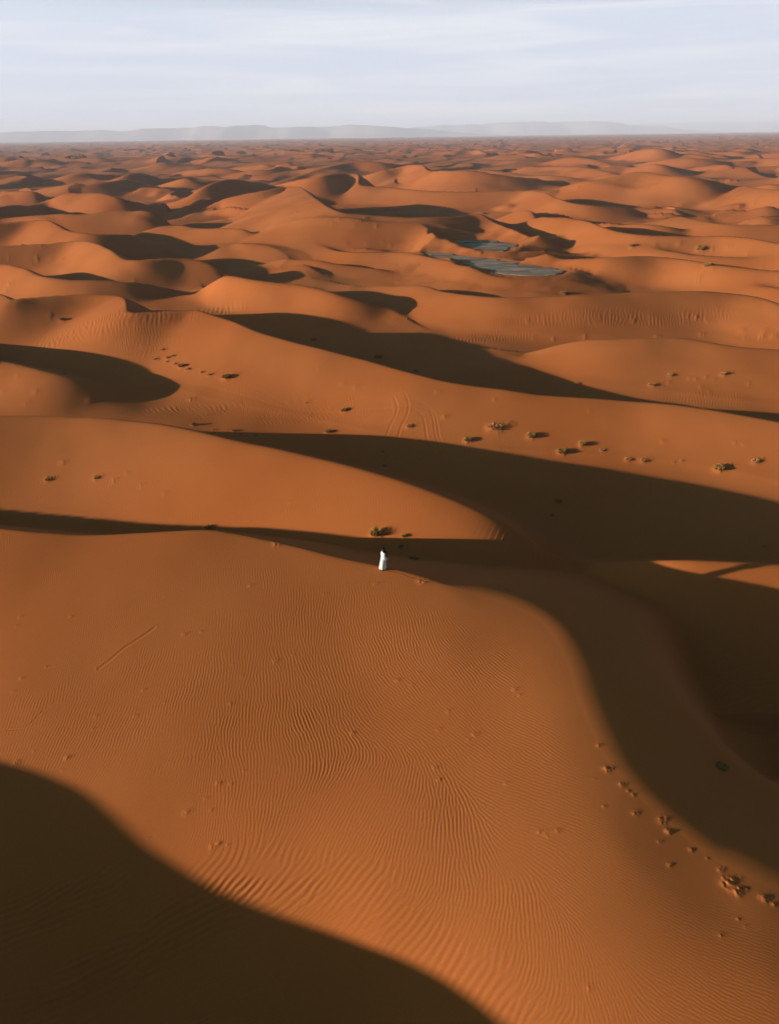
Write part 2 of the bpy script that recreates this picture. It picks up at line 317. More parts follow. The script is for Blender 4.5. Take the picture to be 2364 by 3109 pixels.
def far_field(X, Y):
    env = sstep(400, 620, Y + 0.25 * np.abs(X)) + sstep(0.62, 0.85, np.abs(X) / np.maximum(Y + 12, 1)) * sstep(120, 200, Y)
    env = np.clip(env, 0, 1) * (1 - sstep(9000, 10500, Y))
    wx = fbm(X / 120, Y / 120, 21, 3); wy = fbm(X / 60, Y / 60, 31, 2)
    ph = (X * 0.80 + Y * 0.58) / 92.0 + 1.5 * wx + 0.35 * wy
    f = ph - np.floor(ph)
    a = np.where(f < 0.85, sstep(0, 1, f / 0.85) * 0.5 + 0.5 * (f / 0.85), (1 - f) / 0.15)
    am = np.clip(0.55 + 0.9 * fbm(X / 75, Y / 75, 41, 2), 0.05, 1.2)
    cell = np.floor(ph)
    am2 = 0.6 + 0.4 * vnoise(cell * 3.7, X / 90.0, 51)
    h = 10.5 * a * am * am2
    ph2 = (X * 0.75 - Y * 0.5) / 47.0 + 0.9 * fbm(X / 70, Y / 70, 61, 2)
    f2 = ph2 - np.floor(ph2)
    h = h * (1 - 0.22 * sstep(1000, 2600, Y))
    h = h + 2.0 * np.where(f2 < .8, f2 / .8, (1 - f2) / .2) * (0.5 + 0.5 * vnoise(X / 60, Y / 60, 71))
    big = 5.0 * fbm(X / 600, Y / 600, 81, 2)
    return (h + big) * env - 4 * (1 - env) , env

def height(X, Y):
    X = np.asarray(X, float); Y = np.asarray(Y, float)
    sh = X.shape; X = X.ravel(); Y = Y.ravel()
    H = 0.6 * fbm(X / 38, Y / 38, 5, 2) * sstep(50, 110, Y) - 0.5 * sstep(90, 140, Y) - 2.0 * sstep(150, 260, Y)
    H = H - 1.5 * np.exp(-(((X - 24) / 14) ** 2 + ((Y - 33) / 12) ** 2)) - 2.4 * np.exp(-(((X - 48) / 27) ** 2 + ((Y - 57) / 14) ** 2))
    for d in D:
        P = d['P']; Wd = d['W']; R = d['z'] / d['lee'] + 4
        m = (X > P[:, 0].min() - max(Wd, R)) & (X < P[:, 0].max() + max(Wd, R)) & (Y > P[:, 1].min() - Wd) & (Y < P[:, 1].max() + max(R, Wd))
        idx = np.nonzero(m)[0]
        if len(idx) == 0: continue
        x = X[idx]; y = Y[idx]
        dd, s, (zc,) = softdist(P, d['st'], x, y, d['Pf'])
        r = d['r']; de = np.sqrt(dd * dd + r * r) - r
        Wl = Wd * (0.35 + 0.65 * np.clip(zc / d['z'], 0, 1)) * (1 + 0.18 * fbm(x / 40, y / 40, 9, 2))
        tu = de / Wl; t = np.clip(tu, 0, 1)
        pw = 0.55 * (1 - t * t * (3 - 2 * t)) + 0.45 * (1 - t) ** 2
        hw = zc * pw - np.maximum(tu - 0.7, 0) * Wl * 0.09
        hl = zc - d['lee'] * de
        h = np.where(s > 0, np.maximum(hl, -3), hw)
        k = 1.2 if d['z'] < 11 else 2.0
        H[idx] = smax(H[idx], h, np.minimum(k, 0.25 * d['z'] + .2))
    ff, env = far_field(X, Y)
    H = smax(H, ff, 1.5)
    # small dunes in the hollows between the traced ones
    e2 = sstep(125, 175, Y) * (1 - sstep(520, 700, Y))
    bc = world(1190, 622, -3.0); e2 = e2 * (1 - np.exp(-(((X - bc[0]) / 75) ** 2 + ((Y - bc[1]) / 75) ** 2) ** 2))
    mk = e2 > 0
    if mk.any():
        x = X[mk]; y = Y[mk]
        ph = (x * 0.48 + y * 0.85) / 34.0 + 1.3 * fbm(x / 70, y / 70, 121, 3) + 0.25 * fbm(x / 22, y / 22, 131, 2)
        f = ph - np.floor(ph); a = np.where(f < .80, 0.5 * sstep(0, .8, f) + 0.5 * f / .8, (1 - f) / .2)
        am = np.clip(0.5 + 1.1 * fbm(x / 32, y / 32, 141, 2), 0.0, 1.3)
        g = 1 + 0.6 * sstep(250, 450, y)
        H[mk] = smax(H[mk], (-1.9 + 4.2 * a * am) * g * e2[mk] - 4 * (1 - e2[mk]), 0.6)
        ph = (x * 0.55 + y * 0.80) / 44.0 + 1.1 * fbm(x / 90, y / 60, 151, 3)
        f = ph - np.floor(ph); a = np.where(f < .84, 0.5 * sstep(0, .84, f) + 0.5 * f / .84, (1 - f) / .16)
        H[mk] += e2[mk] * g * 1.0 * (a - 0.5) * np.clip(0.5 + 1.2 * fbm(x / 45, y / 45, 161, 2), 0, 1.2)
    # the grey clay pans stay open
    nf = Y < 68
    if nf.any():
        idx = np.nonzero(nf)[0]
        H[idx] = smax(H[idx], foreground(X[idx], Y[idx]), 0.5)
    # gentle undulation of all sand
    H = H + 0.16 * fbm(X / 9, Y / 9, 91, 2) * sstep(40, 90, Y) + 0.02 * fbm(X / 4, Y / 4, 95, 2)
    return H.reshape(sh)
#EXTRA
# ------------------------------------------------------------------ terrain grid
def rows():
    ys = []; y = 4.0
    while y < 44000:
        f = 717.0
        d = (y * y + 27 * 27) / (f * 27.0)
        if y < 62: d *= 0.52 / QUAL
        elif y < 110: d *= 0.75 / QUAL
        else: d = min(d * 0.8, 1.3 + max(0, y - 250) * 0.0045) / QUAL
        if y > 4500: d = 26.0
        if y > 10600: d = 0.04 * y
        ys.append(y); y += d
    pre = list(np.linspace(-40, 3.5, 24))
    return np.array(pre + ys)
def cols():
    n = int(1650 * QUAL)
    c = np.linspace(-0.60, 0.60, n)
    st = c[1] - c[0]; o = []; x = 0.60; s = st
    while x < 3.2: s *= 1.06; x += s; o.append(x)
    o = np.array(o)
    return np.concatenate([-o[::-1], c, o])
AP = 6.0
ry = rows(); cx = cols()
SX = cx[None, :]; 
YY = np.repeat(ry[:, None], len(cx), 1)
_B = np.maximum(YY, -30) * 1.0 + 34 * 0.46 + AP
_f = np.clip((np.abs(SX) - 0.6) / 2.6, 0, 1)
XX = np.sign(SX) * np.where(_f > 0, 0.6 * _B + _f * (np.minimum(3.2 * _B, 29000) - 0.6 * _B), np.abs(SX) * _B)
print('grid', XX.shape, time.time() - T0)
HH = height(XX, YY).astype(np.float32)
print('heights', time.time() - T0)

# ------------------------------------------------------------------ wind ripples: band-passed noise that follows a traced direction field
def sample(F, x, y, x0, y0, h, wrap=False):
    u = (x - x0) / h; v = (y - y0) / h
    if wrap:
        i = np.floor(u).astype(int); j = np.floor(v).astype(int); fu = u - i; fv = v - j
        i %= F.shape[0]; j %= F.shape[1]; i1 = (i + 1) % F.shape[0]; j1 = (j + 1) % F.shape[1]
    else:
        u = np.clip(u, 0, F.shape[0] - 1.001); v = np.clip(v, 0, F.shape[1] - 1.001)
        i = u.astype(int); j = v.astype(int); fu = u - i; fv = v - j; i1 = i + 1; j1 = j + 1
    return (F[i, j] * (1 - fu) + F[i1, j] * fu) * (1 - fv) + (F[i, j1] * (1 - fu) + F[i1, j1] * fu) * fv

RD = [(60,1750,100),(60,1880,45),(50,1990,35),(200,1700,110),(400,1750,90),(224,1745,95),(48,1945,38),(286,1936,65),(428,1816,72),(667,1864,82),(381,2078,62),(71,2150,60),(286,2221,55),(524,2174,70),(738,2174,88),(738,1697,118),(560,1670,115),
(848,1698,105),(871,1936,88),(1038,1936,92),(1209,1745,110),(1205,1983,105),(1324,1888,120),(1419,1840,150),(1538,1840,155),(1514,2007,145),(1395,2031,132),(1228,2126,135),(990,2126,112),(848,2126,90),(943,2221,115),(1181,2221,145),(1514,2174,140),
(1395,2238,140),(1586,2286,150),(1681,2048,130),(1729,2190,140),(1538,2429,155),(1776,2429,158),(1348,2571,95),(1586,2571,150),(1919,2524,160),
(24,2321,60),(143,2400,45),(286,2369,50),(476,2298,62),(714,2321,90),(428,2440,38),(619,2631,25),(238,2488,30),(143,2583,25),(428,2774,28),(95,2774,20),(738,2464,85),(95,2950,22),(400,3000,25),(700,2950,25),
(748,2469,80),(843,2502,50),(986,2540,55),(938,2636,30),(748,2683,25),(1129,2683,30),(1081,2493,60),(1105,2388,60),(1224,2588,80),(1367,2540,95),(1414,2683,100),(1271,2731,40),(1462,2779,65),(1081,2779,32),(1319,2874,45),(1414,2921,40),(843,2850,15),
(1612,2842,100),(1754,2747,140),(1707,2938,105),(1612,2985,45),(1659,3057,35),(1897,2842,148),(1850,3033,110),(2040,2938,155),(1993,2652,158),(2278,2985,160),(2183,2795,160),(2088,3033,150),(2300,3080,158)]
def dirfield(X, Y):
    c = np.zeros(X.shape); s_ = np.zeros(X.shape)
    for a, b, th in RD:
        t = math.radians(th); p = world(a, b, 5.0); q = world(a + 10 * math.cos(t), b - 10 * math.sin(t), 5.0)
        ph = math.atan2(q[1] - p[1], q[0] - p[0])
        wgt = 1.0 / (((X - p[0]) ** 2 + (Y - p[1]) ** 2) / 4.0 + 0.5) ** 2.2
        c += wgt * math.cos(2 * ph); s_ += wgt * math.sin(2 * ph)
    return 0.5 * np.arctan2(s_, c)
def ripple_field(nx, ny, h, x0, y0, lam, K, iters, seed, const=None, ang=0.23, rad=0.16):
    gx = x0 + np.arange(0, nx, 16) * h; gy = y0 + np.arange(0, ny, 16) * h
    GX, GY = np.meshgrid(gx, gy, indexing='ij')
    ph = dirfield(GX, GY) if const is None else np.full(GX.shape, const)
    if const is None: ph = ph + 0.16 * fbm(GX / 2.2, GY / 2.2, seed + 5, 2)
    c2 = np.cos(2 * ph); s2 = np.sin(2 * ph)
    ix = (np.arange(nx) / 16.0); iy = (np.arange(ny) / 16.0); IX, IY = np.meshgrid(ix, iy, indexing='ij')
    c2 = sample(c2, IX, IY, 0, 0, 1); s2 = sample(s2, IX, IY, 0, 0, 1)
    th = (0.5 * np.arctan2(s2, c2)).astype(np.float32)          # crest direction
    fx = np.fft.fftfreq(nx, h)[:, None]; fy = np.fft.rfftfreq(ny, h)[None]
    fr = np.hypot(fx, fy); fa = np.arctan2(fy, fx); f0 = 1.0 / lam
    radial = np.exp(-0.5 * ((fr - f0) / (rad * f0)) ** 2)
    f = np.random.RandomState(seed).normal(size=(nx, ny)).astype(np.float32)
    for it in range(iters):
        Fq = np.fft.rfft2(f); out_ = np.zeros((nx, ny), np.float32)
        for k in range(K):
            pk = math.pi * k / K
            da = th - pk; da = np.abs((da + math.pi / 2) % math.pi - math.pi / 2) * K / math.pi
            wk = np.clip(1 - da, 0, 1)
            if wk.max() <= 0: continue
            dn = (fa - (pk + math.pi / 2) + math.pi / 2) % math.pi - math.pi / 2
            G = radial * np.exp(-0.5 * (dn / ang) ** 2)
            out_ += wk * np.fft.irfft2(Fq * G, s=(nx, ny)).astype(np.float32)
        f = np.tanh(out_ / out_.std() * 1.4)
    return f
RX0, RY0, RH = -38.0, 13.0, 0.034
RF = ripple_field(2048, 1152, RH, RX0, RY0, 0.176, 12, 3, 11, ang=0.27, rad=0.20)
RS = ripple_field(2400, 1200, 0.0275, -38.0, 14.0, 0.135, 12, 2, 14, ang=0.27, rad=0.20)
RG = ripple_field(640, 448, 0.07, -26.0, 10.0, 0.33, 8, 3, 12)
RT = ripple_field(768, 768, 0.05, 0, 0, 0.30, 1 if False else 8, 3, 13, const=0.0, ang=0.30)
print('ripples', time.time() - T0)
AMP = [(0,1700,.65),(300,1750,.7),(600,1700,.7),(900,1750,.75),(1200,1780,.7),(1330,1840,.45),(1480,1880,.5),(100,2000,.8),(400,2050,.85),(700,2000,.9),(1000,2000,1.1),(1250,2000,1.25),(1450,2100,1.2),(1000,2200,1.2),(1250,2300,1.2),(1600,2150,.9),(1750,2300,.75),(1000,2450,.9),(700,2350,1.0),(400,2300,.8),(100,2300,.6),(700,2600,.9),(1300,2600,.95),(1700,2600,1.0),(2100,2800,.8),(2364,2800,.6),(1500,2900,.8),(1900,3000,.7),(1350,2800,.85),(400,2900,.8),(150,1650,.35)]
def amp_field(X, Y):
    a = np.zeros(X.shape); w_ = np.zeros(X.shape)
    for p, q, v in AMP:
        c = world(p, q, 5.0); g = 1.0 / (((X - c[0]) ** 2 + (Y - c[1]) ** 2) / 9.0 + 0.3) ** 2
        a += g * v; w_ += g
    return a / w_
def blob(X, Y, px, py, z, rx, ry_, ang=0.0):
    c = world(px, py, z); dx = X - c[0]; dy = Y - c[1]; a = math.radians(ang)
    u = (dx * math.cos(a) + dy * math.sin(a)) / rx; v = (-dx * math.sin(a) + dy * math.cos(a)) / ry_
    q = np.sqrt(u * u + v * v) * (1 + 0.35 * fbm(X / (0.5 * rx), Y / (0.5 * rx), 300 + int(px), 2))
    return 1 - sstep(0.55, 1.05, q)
jr = np.nonzero((ry > 8) & (ry < 72))[0]; sl_ = slice(jr[0], jr[-1] + 1)
jc = np.nonzero(np.abs(cx) < 0.75)[0]; sc_ = slice(jc[0], jc[-1] + 1)
X_ = XX[sl_, sc_]; Y_ = YY[sl_, sc_]
xf = X_.ravel(); yf = Y_.ravel()
dK, sK, vK = polydist(K0, xf, yf)
onw = np.where(sK < 0, sstep(0.0, 0.5, dK), 0.0) * (vK[1] > .45) + np.where(sK < 0, sstep(0.3, 3.5, dK), 0) * (vK[1] <= .45)
onw = onw * (yf < 52)
A = amp_field(X_[::4, ::4], Y_[::4, ::4])
A = np.repeat(np.repeat(A, 4, 0), 4, 1)[:X_.shape[0], :X_.shape[1]].ravel()
fine = sample(RF, xf, yf, RX0, RY0, RH); small = sample(RS, xf, yf, -38.0, 14.0, 0.0275)
c1 = world(2150, 2750, 5.0); c2_ = world(150, 1850, 5.5); c3_ = world(450, 2500, 4.0)
ms = np.exp(-(((xf - c1[0]) / 8.5) ** 2 + ((yf - c1[1]) / 6.5) ** 2)) + np.exp(-(((xf - c2_[0]) / 15) ** 2 + ((yf - c2_[1]) / 8) ** 2)) + 0.9 * np.exp(-(((xf - c3_[0]) / 6) ** 2 + ((yf - c3_[1]) / 4) ** 2))
ms = sstep(0.35, 0.65, ms + 0.25 * fbm(xf / 1.6, yf / 1.6, 88, 2))
fine = fine * (1 - ms) + 0.72 * small * ms
coarse = sample(RG, xf, yf, -26.0, 10.0, 0.07)
big = np.maximum.reduce([blob(xf, yf, 560, 2760, 3, 7.5, 2.6, 28), blob(xf, yf, 980, 2680, 3.5, 4.2, 1.5, -18), blob(xf, yf, 1250, 2860, 3.5, 4.5, 1.3, -30), blob(xf, yf, 1480, 3020, 4, 2.6, 1.0, -25), 0.8 * blob(xf, yf, 100, 2700, 3, 4, 2, 20), 0.7 * blob(xf, yf, 700, 2930, 3, 5, 1.2, 15)])
deep = np.maximum.reduce([blob(xf, yf, 430, 2900, 2.2, 6.0, 1.7, 24), blob(xf, yf, 100, 2760, 3, 5.0, 1.7, 22), .8 * blob(xf, yf, 330, 2980, 2, 7.0, 1.3, 20), .35 * blob(xf, yf, 850, 2740, 3.2, 2.2, .9, 10)])
flat = np.maximum.reduce([blob(xf, yf, 1050, 3040, 2.5, 5.5, 1.6, -15), 0.8 * blob(xf, yf, 790, 2640, 3.5, 1.1, .7), 0.85 * blob(xf, yf, 180, 1865, 5.5, 1.5, 1.3), .7 * blob(xf, yf, 1330, 1920, 6.5, 1.3, .8), .6 * blob(xf, yf, 60, 1870, 5.5, 1.5, 1.1)])
var = 0.72 + 0.6 * fbm(xf / 3.0, yf / 3.0, 77, 2)
rip = (0.0068 * A * var * (1 - 0.75 * big) * fine + 0.0065 * big * coarse + 0.026 * deep * coarse) * (1 - 0.9 * flat) * onw
HH[sl_, sc_] += rip.reshape(X_.shape).astype(np.float32)
del dK, sK, vK, A, fine, coarse, big, flat, var, rip
# patches of ripples on the farther sand: photo x, y, ground z, radii, blob angle, crest direction, scale, amplitude
for px, py, z, rx, ry_, ba, cdir, k, am in [(1400,1570,3,9,6,-25,100,.7,.006),(1150,1560,2,12,5,0,100,.7,.006),(700,1590,2,14,4,0,95,.7,.006),(100,1470,3,14,6,0,25,1.0,.012),(330,1530,1,12,4,0,35,.9,.010),
        (560,1238,1,8,2.2,0,20,1.8,.045),(900,1258,1,7,1.8,0,155,1.6,.035),(820,1205,2,14,4,-10,110,.9,.012),(1050,1230,2,14,5,-10,110,.9,.014),
        (300,1030,2,16,5,0,165,1.7,.035),(440,1060,2,8,4,-30,150,1.5,.035),(1600,1375,1,14,4,-20,130,1.1,.014),
        (600,905,3,12,4,0,10,2.4,.07),(1560,985,1,9,3,0,140,1.6,.03),(1420,1012,1,14,3,0,30,1.6,.04),(1880,985,1,26,5,0,20,1.6,.035),(2150,1160,3,8,3,0,90,1.3,.015),
        (1770,842,4,12,4,0,70,2.2,.05),(1960,842,4,10,4,0,85,2.2,.035),(860,960,1,14,4,0,50,1.5,.025),(1160,960,1,8,3,0,80,1.5,.03),(2250,1500,0,14,4,-10,170,1.4,.014),(2100,2100,0,8,5,0,10,1.6,.02)]:
    c = world(px, py, z); R = max(rx, ry_) * 1.2
    j = np.nonzero((ry > c[1] - R) & (ry < c[1] + R))[0]
    if len(j) < 3: continue
    sj = slice(j[0], j[-1] + 1); kx = np.nonzero((XX[j[0]] > c[0] - R * 1.4) & (XX[j[-1]] < c[0] + R * 1.4))[0]
    if len(kx) < 3: continue
    sk = slice(kx[0], kx[-1] + 1)
    x = XX[sj, sk].ravel(); y = YY[sj, sk].ravel(); m = blob(x, y, px, py, z, rx, ry_, ba)
    t = math.radians(cdir); q = world(px + 10 * math.cos(t), py - 10 * math.sin(t), z); a = math.atan2(q[1] - c[1], q[0] - c[0])
    a += 0.0; u = (x - c[0]) * math.cos(a) + (y - c[1]) * math.sin(a); v = -(x - c[0]) * math.sin(a) + (y - c[1]) * math.cos(a)
    u = u + 0.8 * k * fbm(x / (3 * k), y / (3 * k), 500, 2); v = v + 0.5 * k * fbm(x / (4 * k), y / (4 * k), 520, 2)
    r_ = sample(RT, u / k + 50, v / k + 50, 0, 0, 0.05, wrap=True)
    HH[sj, sk] += (m * am * 0.6 * r_).reshape(HH[sj, sk].shape).astype(np.float32)
print('rippled', time.time() - T0)

# ------------------------------------------------------------------ looking things up on the finished sand
_Brow = np.maximum(ry, -30) + 34 * 0.46 + AP
def ground_z(x, y):
    x = np.asarray(x, float); y = np.asarray(y, float)
    j = np.clip(np.searchsorted(ry, y) - 1, 0, len(ry) - 2); fy = np.clip((y - ry[j]) / (ry[j + 1] - ry[j]), 0, 1)
    B = _Brow[j] * (1 - fy) + _Brow[j + 1] * fy
    c = np.clip(x / B, cx[0], cx[-1]); i = np.clip(np.searchsorted(cx, c) - 1, 0, len(cx) - 2); fx = (c - cx[i]) / (cx[i + 1] - cx[i])
    return (HH[j, i] * (1 - fx) + HH[j, i + 1] * fx) * (1 - fy) + (HH[j + 1, i] * (1 - fx) + HH[j + 1, i + 1] * fx) * fy
def hit(px, py):
    d = ray(px, py); d = d / np.linalg.norm(d)
    t = np.geomspace(18, 900, 5000); P = t[:, None] * d + np.array([0, 0, ZC])
    g = P[:, 2] - ground_z(P[:, 0], P[:, 1]); k = int(np.argmax(g < 0)); 
    if g[k] >= 0: k = len(t) - 1
    f = g[k - 1] / (g[k - 1] - g[k] + 1e-9); p = P[k - 1] * (1 - f) + P[k] * f
    return p
def window(x0, x1, y0, y1):
    j = np.nonzero((ry > y0) & (ry < y1))[0]
    if len(j) < 2: return None
    kx = np.nonzero((cx * _Brow[j[-1]] > x0 - 1) & (cx * _Brow[j[0]] < x1 + 1) | (np.abs(cx) < 0))[0]
    lo = min(np.searchsorted(cx, x0 / _Brow[j[0]]), np.searchsorted(cx, x0 / _Brow[j[-1]])); hi = max(np.searchsorted(cx, x1 / _Brow[j[0]]), np.searchsorted(cx, x1 / _Brow[j[-1]]))
    if hi - lo < 2: return None
    return slice(j[0], j[-1] + 1), slice(max(lo - 1, 0), hi + 1)
def mound(px, py, wd, ht, tail=2.5, rough=0.5, flip=1):
    p = hit(px, py); wn = window(p[0] - wd * 2.5, p[0] + wd * (2.5 + tail), p[1] - wd * 3, p[1] + wd * (3 + tail * .4))
    if wn is None: return p
    x = XX[wn] - p[0]; y = YY[wn] - p[1]; a = math.radians(18)
    u = (x * math.cos(a) + y * math.sin(a)) / wd; v = (-x * math.sin(a) + y * math.cos(a)) / wd
    uu = np.where(u > 0, u / tail, u); g = np.exp(-(uu * uu) * 1.3 - v * v * (1.3 + 0.8 * np.clip(u, 0, 3)))
    nz = fbm(XX[wn] / (0.45 * wd), YY[wn] / (0.45 * wd), int(px) % 97 + 600, 2)
    HH[wn] += (ht * g * (1 + rough * nz * 1.6) + ht * rough * 0.5 * nz * g).astype(np.float32)
    return p
def line_on_sand(pts, off=0.0):
    P = np.array([hit(a, b)[:2] for a, b in pts]); P = catmull(np.column_stack([P, np.zeros(len(P))]), 0.8)[:, :2]
    if off:
        t = np.gradient(P, axis=0); t /= np.linalg.norm(t, axis=1)[:, None] + 1e-9
        P = P + off * np.stack([-t[:, 1], t[:, 0]], 1)
    return np.column_stack([P, np.zeros(len(P))])
def groove(pts, w_=0.16, dep=0.05, off=0.0):
    dep *= 0.28; w_ *= 0.7
    P = line_on_sand(pts, off); wn = window(P[:, 0].min() - 1, P[:, 0].max() + 1, P[:, 1].min() - 1, P[:, 1].max() + 1)
    if wn is None: return
    x = XX[wn]; y = YY[wn]; d, s_, v_ = polydist(P, x.ravel(), y.ravel()); d = d.reshape(x.shape) / w_
    HH[wn] += (-dep * np.exp(-d * d) + dep * 0.55 * np.exp(-((d - 1.7) ** 2) * 2)).astype(np.float32)

PANS = [[(1386,731),(1431,728),(1494,730),(1536,736),(1567,743),(1540,750),(1520,760),(1457,756),(1426,749),(1405,740)],
        [(1300,768),(1331,768),(1405,778),(1483,785),(1549,797),(1575,801),(1627,808),(1672,811),(1700,823),(1672,831),(1614,834),(1545,831),(1483,818),(1431,806),(1400,791),(1352,784),(1300,775)]]
pan_z = []
for pp in PANS:
    zs_ = [hit(a, b)[2] for a, b in pp]; zp = float(np.percentile(zs_, 25)); pan_z.append(zp)
    P = np.array([world(a, b, zp) for a, b in pp + pp[:1]])
    wn = window(P[:, 0].min() - 32, P[:, 0].max() + 32, P[:, 1].min() - 32, P[:, 1].max() + 32)
    x = XX[wn].ravel(); y = YY[wn].ravel(); d, s_, v_ = polydist(P, x, y)
    ins = np.zeros(len(x), bool)
    for i in range(len(P) - 1):
        xa, ya, xb, yb = P[i, 0], P[i, 1], P[i + 1, 0], P[i + 1, 1]
        cnd = ((ya > y) != (yb > y)) & (x < (xb - xa) * (y - ya) / (yb - ya + 1e-12) + xa); ins ^= cnd
    sd = np.where(ins, -d, d) + 2.4 * fbm(x / 9, y / 3, 701, 3)
    lim = zp - 0.35 + np.where(sd > 0, 0.22 * sd + 0.012 * sd * sd, 0.02 * sd)
    flo = zp - 0.35 + np.where(sd > 0, np.minimum(0.2 * sd, 0.5) - 0.17 * np.maximum(sd - 4, 0), 0)
    h = HH[wn]; HH[wn] = np.maximum(smin(h, lim.reshape(h.shape), 0.3), flo.reshape(h.shape)).astype(np.float32)
print('pans', time.time() - T0)

# tyre tracks pressed into the sand
for off in (0.0, 1.5):
    groove([(1196,1208),(1206,1235),(1200,1262),(1185,1290),(1172,1328)], .2, .07, off)
    groove([(1215,1235),(1255,1241),(1283,1264),(1291,1300),(1300,1345),(1330,1385),(1400,1438)], .2, .06, off)
    groove([(1330,1392),(1400,1440),(1500,1466),(1650,1500),(1800,1540),(2000,1580),(2200,1615),(2360,1640)], .2, .06, off)
    groove([(690,1178),(760,1200),(810,1228),(852,1248)], .18, .05, off)
groove([(1222,1230),(1290,1238),(1312,1262),(1320,1310),(1338,1372)], .2, .06)
groove([(1818,1468),(1860,1453),(1930,1450),(1985,1453)], .15, .05); groove([(1975,1455),(1978,1490),(1972,1512)], .15, .05)
groove([(2085,1490),(2115,1515),(2105,1530),(2050,1540)], .15, .05); groove([(1850,1503),(1940,1507)], .15, .04)
groove([(0,1078),(50,1103),(110,1128)], .2, .06); groove([(690,960),(760,980),(860,982)], .3, .08); groove([(1190,1240),(900,1245),(600,1170),(440,1168)], .3, .05)
groove([(20,2216),(70,2213),(92,2198),(110,2180),(128,2160),(170,2130)], .06, .05); groove([(300,2030),(335,2004),(380,1965),(430,1934),(470,1905)], .14, .055); groove([(1176,1730),(1210,1737),(1240,1748),(1300,1766)], .10, .05)
groove([(860,1225),(940,1200)], .15, .05); groove([(2000,1345),(2060,1375)], .1, .03)

